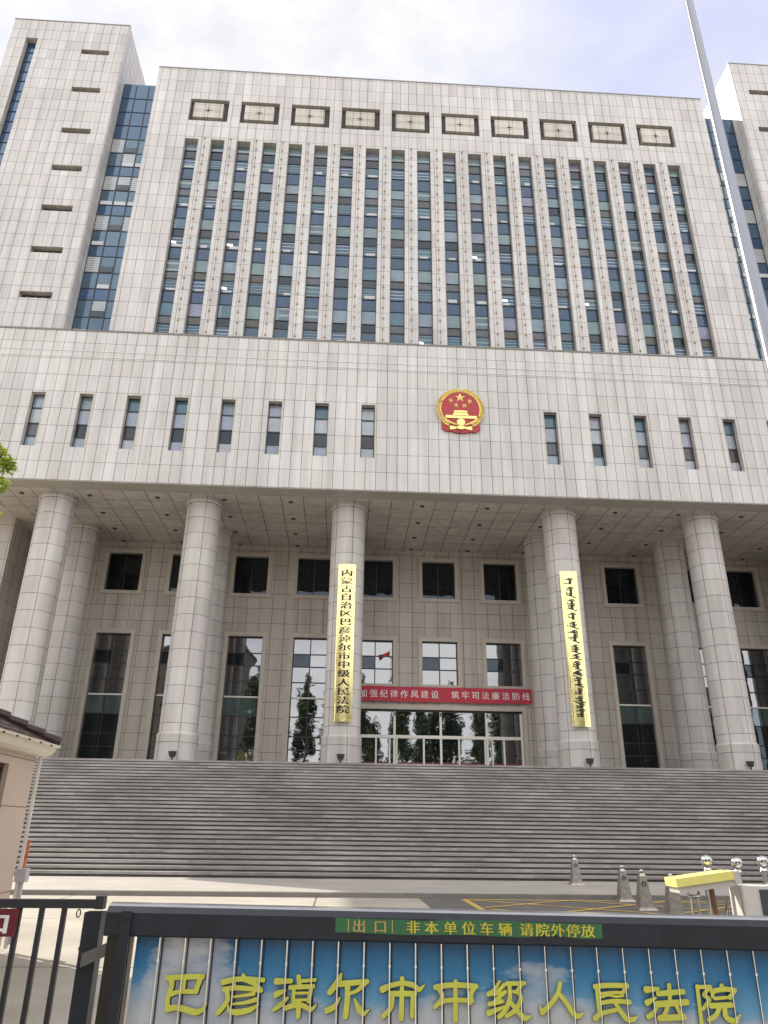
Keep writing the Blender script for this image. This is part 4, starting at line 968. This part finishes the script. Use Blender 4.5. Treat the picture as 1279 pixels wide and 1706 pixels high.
# moulded gutter running round the eaves
gp = [(0.0, 2.52), (0.10, 2.53), (0.16, 2.57), (0.19, 2.62), (0.20, 2.66), (0.24, 2.675), (0.24, 2.705), (0.0, 2.70)]
g0 = (bx1+0.005, by1+0.005)
for (a, za), (b, zb) in zip(gp, gp[1:]):
    s.face([(g0[0]+a, by0-a, za), (g0[0]+a, g0[1]+a, za), (g0[0]+b, g0[1]+b, zb), (g0[0]+b, by0-b, zb)])
    s.face([(g0[0]+a, g0[1]+a, za), (bx0-a, g0[1]+a, za), (bx0-b, g0[1]+b, zb), (g0[0]+b, g0[1]+b, zb)])
    s.face([(bx0-a, by0-a, za), (g0[0]+a, by0-a, za), (g0[0]+b, by0-b, zb), (bx0-b, by0-b, zb)])
    s.face([(bx0-a, g0[1]+a, za), (bx0-a, by0-a, za), (bx0-b, by0-b, zb), (bx0-b, g0[1]+b, zb)])
for k in range(14): y = by1-0.15-k*0.42; s.box(g0[0]+0.235, g0[0]+0.252, y-0.015, y+0.015, 2.66, 2.685, 1)
s.build('gutter', [m_cream, m_frame], bt)
rc = (bx0+bx1)/2
s = MB(); A = (bx0-0.2, by0-0.2, 2.71); B = (ex-0.05, by0-0.2, 2.71); D = (ex-0.05, ey-0.05, 2.71); Ee = (bx0-0.2, ey-0.05, 2.71); H = 1.15; r1 = (rc, by0+2.1, 2.71+H); r2_ = (rc, by1-1.9, 2.71+H)
s.face([B, D, r2_, r1]); s.face([D, Ee, r2_]); s.face([Ee, A, r1, r2_]); s.face([A, B, r1])
m_, nt_, b_, o_2 = newmat('dark_red_roof_tile'); tc_ = nt_.nodes.new('ShaderNodeTexCoord')
wv = NN(nt_, 'ShaderNodeTexWave', i_Vector=tc_.outputs['Object'], i_Scale=3.2, wave_type='BANDS', bands_direction='Z'); wv2 = NN(nt_, 'ShaderNodeTexWave', i_Vector=tc_.outputs['Object'], i_Scale=1.6, wave_type='BANDS', bands_direction='Y')
cc = ramp(nt_, math_(nt_, 'MULTIPLY', wv.outputs[1], wv2.outputs[1]), [(0.0, (0.020, 0.010, 0.011)), (0.6, (0.075, 0.026, 0.028))])
nt_.links.new(cc, b_.inputs['Base Color']); b_.inputs['Roughness'].default_value = 0.5
bpn = NN(nt_, 'ShaderNodeBump', i_Height=wv.outputs[1], i_Strength=0.8, i_Distance=0.05); nt_.links.new(bpn.outputs[0], b_.inputs['Normal'])
rf = s.build('roof', m_, bt)
s = MB()
for a, b in ((D, r2_), (B, r1), (r1, r2_)):
    a, b = Vector(a), Vector(b); nn_ = max(3, int((b-a).length/0.28))
    for k in range(nn_):
        p, q_ = a.lerp(b, k/nn_), a.lerp(b, (k+1.15)/nn_); s.tube([p+Vector((0,0,0.045)), q_+Vector((0,0,0.02))], [0.085, 0.065], 8)
s.build('ridge_cap', plain('ridge_tile', (0.035, 0.014, 0.016), 0.5), rf)
s = MB(); s.tube([(bx1+0.05, by1+0.05, 2.54), (bx1+0.05, by1+0.05, 0.05)], 0.028, 8); s.build('downpipe', plain('white_pipe', (0.62, 0.60, 0.57), 0.5), bt)
s = MB(); s.box(bx1+0.01, bx1+0.16, by1+0.0, by1+0.14, 0.86, 1.03); s.box(bx1+0.06, bx1+0.12, by1+0.03, by1+0.09, 0.1, 0.86); s.build('junction_box', plain('grey_box', (0.45, 0.45, 0.47), 0.5), bt)
s = MB(); s.box(bx1+0.03, bx1+0.11, by1+0.075, by1+0.095, 1.04, 1.40); s.build('orange_marker', plain('orange_film', (0.62, 0.20, 0.09), 0.5, var=0.4, scale=14), bt)

# ================================================================== barrier, ball posts, cabinet at the right
BY = -33.63
ba = thing('barrier_arm', 'short raised barrier arm with bright yellow cover over a pale housing', 'barrier', (17.1, BY, 0))
m_yel = plain('yellow_cover', (0.86, 0.78, 0.24), 0.45, var=0.06)
m_pale = plain('pale_housing', (0.56, 0.53, 0.50), 0.5, var=0.06)
T = Matrix.Translation((16.86, BY, 1.095)) @ Matrix.Rotation(R(-7.4), 4, 'Y')
def tbox(s, x0, x1, y0, y1, z0, z1, m=0):
    i = len(s.v); s.box(x0, x1, y0, y1, z0, z1, m)
    for k in range(i, len(s.v)): s.v[k] = T @ s.v[k]
s = MB(); tbox(s, 0, 0.60, -0.02, 0.26, 0.012, 0.088); o = s.build('yellow_cover', m_yel, ba)
s = MB(); tbox(s, 0.02, 0.62, 0.0, 0.24, -0.045, 0.010); tbox(s, 0.60, 0.665, -0.01, 0.25, -0.03, 0.08); s.build('housing', m_pale, ba)
s = MB()
for dx in (0.0, 0.062): s.tube([(17.035+dx, BY+0.1, 0.0), (17.035+dx, BY+0.1, 1.0), (17.06+(dx-0.03)*2.0, BY+0.1, 1.065)], 0.014, 10)
s.tube([(17.02, BY+0.1, 1.02), (17.12, BY+0.1, 1.02)], 0.02, 10); s.build('support', m_chrome, ba, smooth=True)
s = MB(); s.tube([(17.30, BY+0.12, 0), (17.26, BY+0.12, 1.10)], 0.028, 12); s.build('post', plain('brown_post', (0.20, 0.11, 0.06), 0.35, metal=0.3), ba, smooth=True)
s = MB(); s.tube([(17.235, BY+0.11, 0), (17.20, BY+0.11, 1.08)], 0.009, 8); s.tube([(17.40, BY+0.12, 0.98), (17.36, BY+0.12, 0.80)], 0.012, 8); s.build('brace', m_chrome, ba, smooth=True)
def ballpost(x, z, lean, label):
    t = thing('ball_post', label, 'gate post', (x, BY+0.35, 0), 'ball topped steel posts of the folding gate')
    s = MB(); s.tube([(x+lean, BY+0.35, 0), (x+lean*0.4, BY+0.35, 0.9), (x, BY+0.35, z-0.05)], [0.03, 0.03, 0.024], 12); s.build('shaft', m_chrome, t, smooth=True)
    s = MB(); s.sphere((x, BY+0.35, z), 0.062, 24, 16); s.lathe([(0.028, z-0.10), (0.045, z-0.085), (0.03, z-0.06)], x, BY+0.35, 16, close=False); s.build('ball', m_chrome, t, smooth=True)
ballpost(17.36, 1.335, 0.0, 'leftmost chrome ball post, rising behind the yellow barrier arm')
ballpost(17.68, 1.318, 0.02, 'middle chrome ball post, at the right end of the yellow barrier arm')
ballpost(17.96, 1.335, -0.02, 'rightmost chrome ball post, above the white cabinet by the picture edge')
cb = thing('display_cabinet', 'white gate control cabinet with a dark display face', 'cabinet', (17.75, BY, 0))
s = MB(); s.box(17.52, 18.25, BY, BY+0.28, 0, 1.125); s.build('body', plain('white_cabinet', (0.66, 0.64, 0.60), 0.45, var=0.05), cb)
s = MB(); s.box(17.69, 18.20, BY-0.012, BY-0.001, 0.35, 1.095); s.build('display', glass('display_face', (0.015, 0.017, 0.02), 0.06), cb)
s = MB(); s.box(17.505, 17.519, BY-0.01, BY+0.02, 0, 1.115); s.build('edge_trim', m_chrome, cb)

# ================================================================== flagpole and flag
m_cable_grey = plain('halyard_rope', (0.35, 0.35, 0.34), 0.8)
px_, py_ = 19.52, -33.02
fp = thing('flagpole', 'tall tapered polished steel flagpole at the right edge', 'flagpole', (px_, py_, 0))
s = MB(); s.tube([(px_, py_, 0.3), (px_, py_, 8), (px_, py_, 16), (px_, py_, 23.2)], [0.138, 0.098, 0.066, 0.040], 28); s.build('pole', plain('polished_pole', (0.25, 0.265, 0.30), 0.30, metal=0.9, var=0.05, scale=1.0), fp, smooth=True)
s = MB(); s.lathe([(0.32, 0), (0.32, 0.08), (0.24, 0.12), (0.20, 0.32), (0.155, 0.34)], px_, py_, 28); s.build('base_collar', m_steel, fp, smooth=True)
s = MB(); s.sphere((px_, py_, 23.3), 0.10, 16, 10); s.build('finial', m_gold, fp, smooth=True)
s = MB(); s.tube([(px_-0.16, py_-0.03, 1.4), (px_-0.12, py_-0.03, 12), (px_-0.07, py_-0.02, 23.1)], 0.008, 5); s.build('halyard', m_cable_grey, fp)
fl = MB(); nx, nz = 18, 8
def fpnt(i, j):
    u, v = i/nx, j/nz
    return (px_-0.06-1.55*u, py_+0.22*math.sin(u*7+v)*u+0.15*u, 22.9-1.15*(1-v)-0.45*u*u)
for i in range(nx):
    for j in range(nz):
        P = [fpnt(i, j), fpnt(i+1, j), fpnt(i+1, j+1), fpnt(i, j+1)]; fl.face(P)
fo = fl.build('flag', plain('flag_red', (0.55, 0.02, 0.02), 0.7, var=0.06), org=(px_, py_, 22), smooth=True)
tag(fo, 'red flag flying from the steel pole, mirrored red in an entrance window', 'flag')

# ================================================================== trees
def leaf_mat(name, a, b, trans=0.35):
    m, nt, bs, o = newmat(name)
    gi = nt.nodes.new('ShaderNodeObjectInfo'); tc = nt.nodes.new('ShaderNodeTexCoord')
    n = NN(nt, 'ShaderNodeTexNoise', i_Vector=tc.outputs['Object'], i_Scale=2.2, i_Detail=5.0)
    c = ramp(nt, n.outputs[0], [(0.3, a), (0.7, b)])
    nt.links.new(c, bs.inputs['Base Color']); bs.inputs['Roughness'].default_value = 0.5
    tr = NN(nt, 'ShaderNodeBsdfTranslucent', i_Color=c); ms = nt.nodes.new('ShaderNodeMixShader'); ms.inputs[0].default_value = trans
    nt.links.new(bs.outputs[0], ms.inputs[1]); nt.links.new(tr.outputs[0], ms.inputs[2]); nt.links.new(ms.outputs[0], o.inputs[0])
    return m
m_bark = plain('bark', (0.11, 0.085, 0.06), 0.9, var=0.35, scale=8, bump=0.5)
m_leaf = leaf_mat('fresh_leaf', (0.20, 0.27, 0.03), (0.36, 0.42, 0.07), 0.6)
m_leafd = leaf_mat('poplar_leaf', (0.035, 0.06, 0.018), (0.06, 0.095, 0.03), 0.2)
def leaves(s, rnd, centre, rad, n, size, elong=1.0, droop=0.0):
    for _ in range(n):
        while True:
            p = Vector((rnd.uniform(-1, 1), rnd.uniform(-1, 1), rnd.uniform(-1, 1)))
            if p.length <= 1: break
        p = Vector((p.x*rad[0], p.y*rad[1], p.z*rad[2])) + centre
        a = Vector((rnd.uniform(-1, 1), rnd.uniform(-1, 1), rnd.uniform(-0.7, 0.5))).normalized()
        b = a.cross(Vector((rnd.uniform(-1, 1), rnd.uniform(-1, 1), rnd.uniform(-1, 1)))).normalized()
        L = size*rnd.uniform(0.7, 1.3)*elong; W = size*rnd.uniform(0.25, 0.4)
        s.face([p-a*L, p+b*W-a*L*0.2, p+a*L, p-b*W-a*L*0.2])
# street tree at the left, only its outer twigs reach into the picture
tr = thing('locust_tree', 'bright green leafy tree whose twigs reach in at the left edge', 'tree', (3.1, -26.6, 0))
rnd = random.Random(11)
s = MB(); s.tube([(3.1, -26.6, 0), (3.15, -26.55, 2.0), (3.0, -26.7, 4.5), (3.2, -26.6, 7.5), (3.3, -26.6, 9.6)], [0.19, 0.16, 0.13, 0.08, 0.03], 10)
tips = []
for k in range(34):
    z = rnd.uniform(4.2, 9.2); a = rnd.uniform(0, 2*math.pi); r = rnd.uniform(1.0, 2.25)*(1.0-0.25*abs(z-7.6)/3)
    e = Vector((3.1+r*math.cos(a), -26.6+r*math.sin(a), z+rnd.uniform(0.2, 1.0))); b0 = Vector((3.12, -26.6, z-0.6))
    s.tube([b0, b0.lerp(e, 0.5)+Vector((0, 0, 0.25)), e], [0.05, 0.03, 0.012], 6); tips.append(e)
for z in (7.62, 7.8, 8.0, 8.15, 8.3, 8.5, 8.85, 9.0, 9.15, 8.4):                                 # twigs toward the picture
    e = Vector((5.86+rnd.uniform(-0.12, 0.06), -26.6+rnd.uniform(-0.2, 0.2), z)); b0 = Vector((3.5, -26.6, z-0.7)); s.tube([b0, b0.lerp(e, 0.6)+Vector((0, 0, 0.2)), e], [0.045, 0.025, 0.008], 6); tips.append(e)
s.build('trunk', m_bark, tr, smooth=True)
s = MB()
for e in tips:
    rr = 0.50 if e.x < 5.5 else 0.22
    leaves(s, rnd, e, (rr, rr, rr*0.7), 130 if e.x < 5.5 else 90, 0.075, 1.25)
s.build('crown', m_leaf, tr, weld=False)

# poplars and flats across the street, seen mirrored in the entrance glass
def poplar():
    rnd = random.Random(5); t = thing('poplar_tree', 'dark columnar poplar across the street, mirrored in the entrance glass', 'tree', (0, 0, 0), 'poplars mirrored in the entrance glass')
    s = MB(); s.tube([(0, 0, 0), (0.1, 0, 6), (0, 0.1, 12), (0, 0, 17)], [0.24, 0.18, 0.10, 0.03], 8); s.build('trunk', m_bark, t, smooth=True)
    s = MB()
    for k in range(95):
        z = rnd.uniform(2.0, 17.5); w = 1.55*(1-((z-8)/10.5)**2*0.75) if z > 8 else 1.5
        a = rnd.uniform(0, 6.28); r = rnd.uniform(0.2, 1.0)*w
        leaves(s, rnd, Vector((r*math.cos(a), r*math.sin(a), z)), (0.65, 0.65, 1.0), 60, 0.27, 1.1)
    s.build('crown', m_leafd, t, weld=False)
    return t
pop = poplar()
spots = [(7.5, -63, 1.0), (11.5, -61, 0.92), (16.5, -64, .98), (18.6, -62, 0.7), (23.0, -63, 0.94), (28.5, -61, 0.9), (31.5, -64, 0.98), (36, -62, 0.84), (41, -63, 0.95), (45, -61, 0.8), (3, -62, 0.9), (26, -58, .8), (38.5, -58, .9), (-0.5, -58, .95), (48, -62, 0.9)]
for i, (x, y, k) in enumerate(spots):
    o = pop if i == 0 else copy_tree(pop)
    o.location = (x, y, 0); o.scale = (k*1.25, k*1.25, k*1.42); o.rotation_euler = (0, 0, i*1.7)
def flats(x0, x1, y, h, label):
    t = thing('apartment_block', label, 'building', ((x0+x1)/2, y, 0))
    s = MB(); s.box(x0, x1, y-14, y, 0, h); s.build('wall', plain('flats_render', (0.10, 0.085, 0.075), 0.8) if 'flats_render' not in bpy.data.materials else bpy.data.materials['flats_render'], t)
    s = MB(); s.box(x0-0.3, x1+0.3, y-14.3, y+0.3, h, h+0.6); s.build('roof', m_panelwall, t)
    for fl_ in range(int(h/3.2)):
        s = MB(); x = x0+1.2
        while x+1.8 < x1: s.box(x, x+1.7, y+0.005, y+0.06, 1.2+fl_*3.2, 2.8+fl_*3.2); x += 3.4
        s.build('window_row', g_dark, t)
hd = thing('added_hedge', 'added hedge across the street, out of view, darkening the foot of the entrance glass', 'hedge', (20, -54, 0))  # invented hedge, put in to darken the bottom of the mirrored view
rnd = random.Random(3); s = MB(); s.tube([(-18, -54, 0.0), (60, -54, 0.0)], 0.12, 6); s.build('stem', m_bark, hd)
s = MB()
for k in range(150): leaves(s, rnd, Vector((-18+k*0.52, -54+rnd.uniform(-.2, .2), 1.2+rnd.uniform(0, 0.5))), (0.6, 0.7, 1.2), 40, 0.19, 1.0)
s.build('foliage', m_leafd, hd, weld=False)
flats(-46, -4.5, -70, 31, 'dark apartment block across the street, mirrored in the left portico windows')
flats(44, 84, -72, 25, 'lower dark apartment block across the street, mirrored in the right portico windows')
for o in bpy.data.objects:
    if '_org' in o: del o['_org']
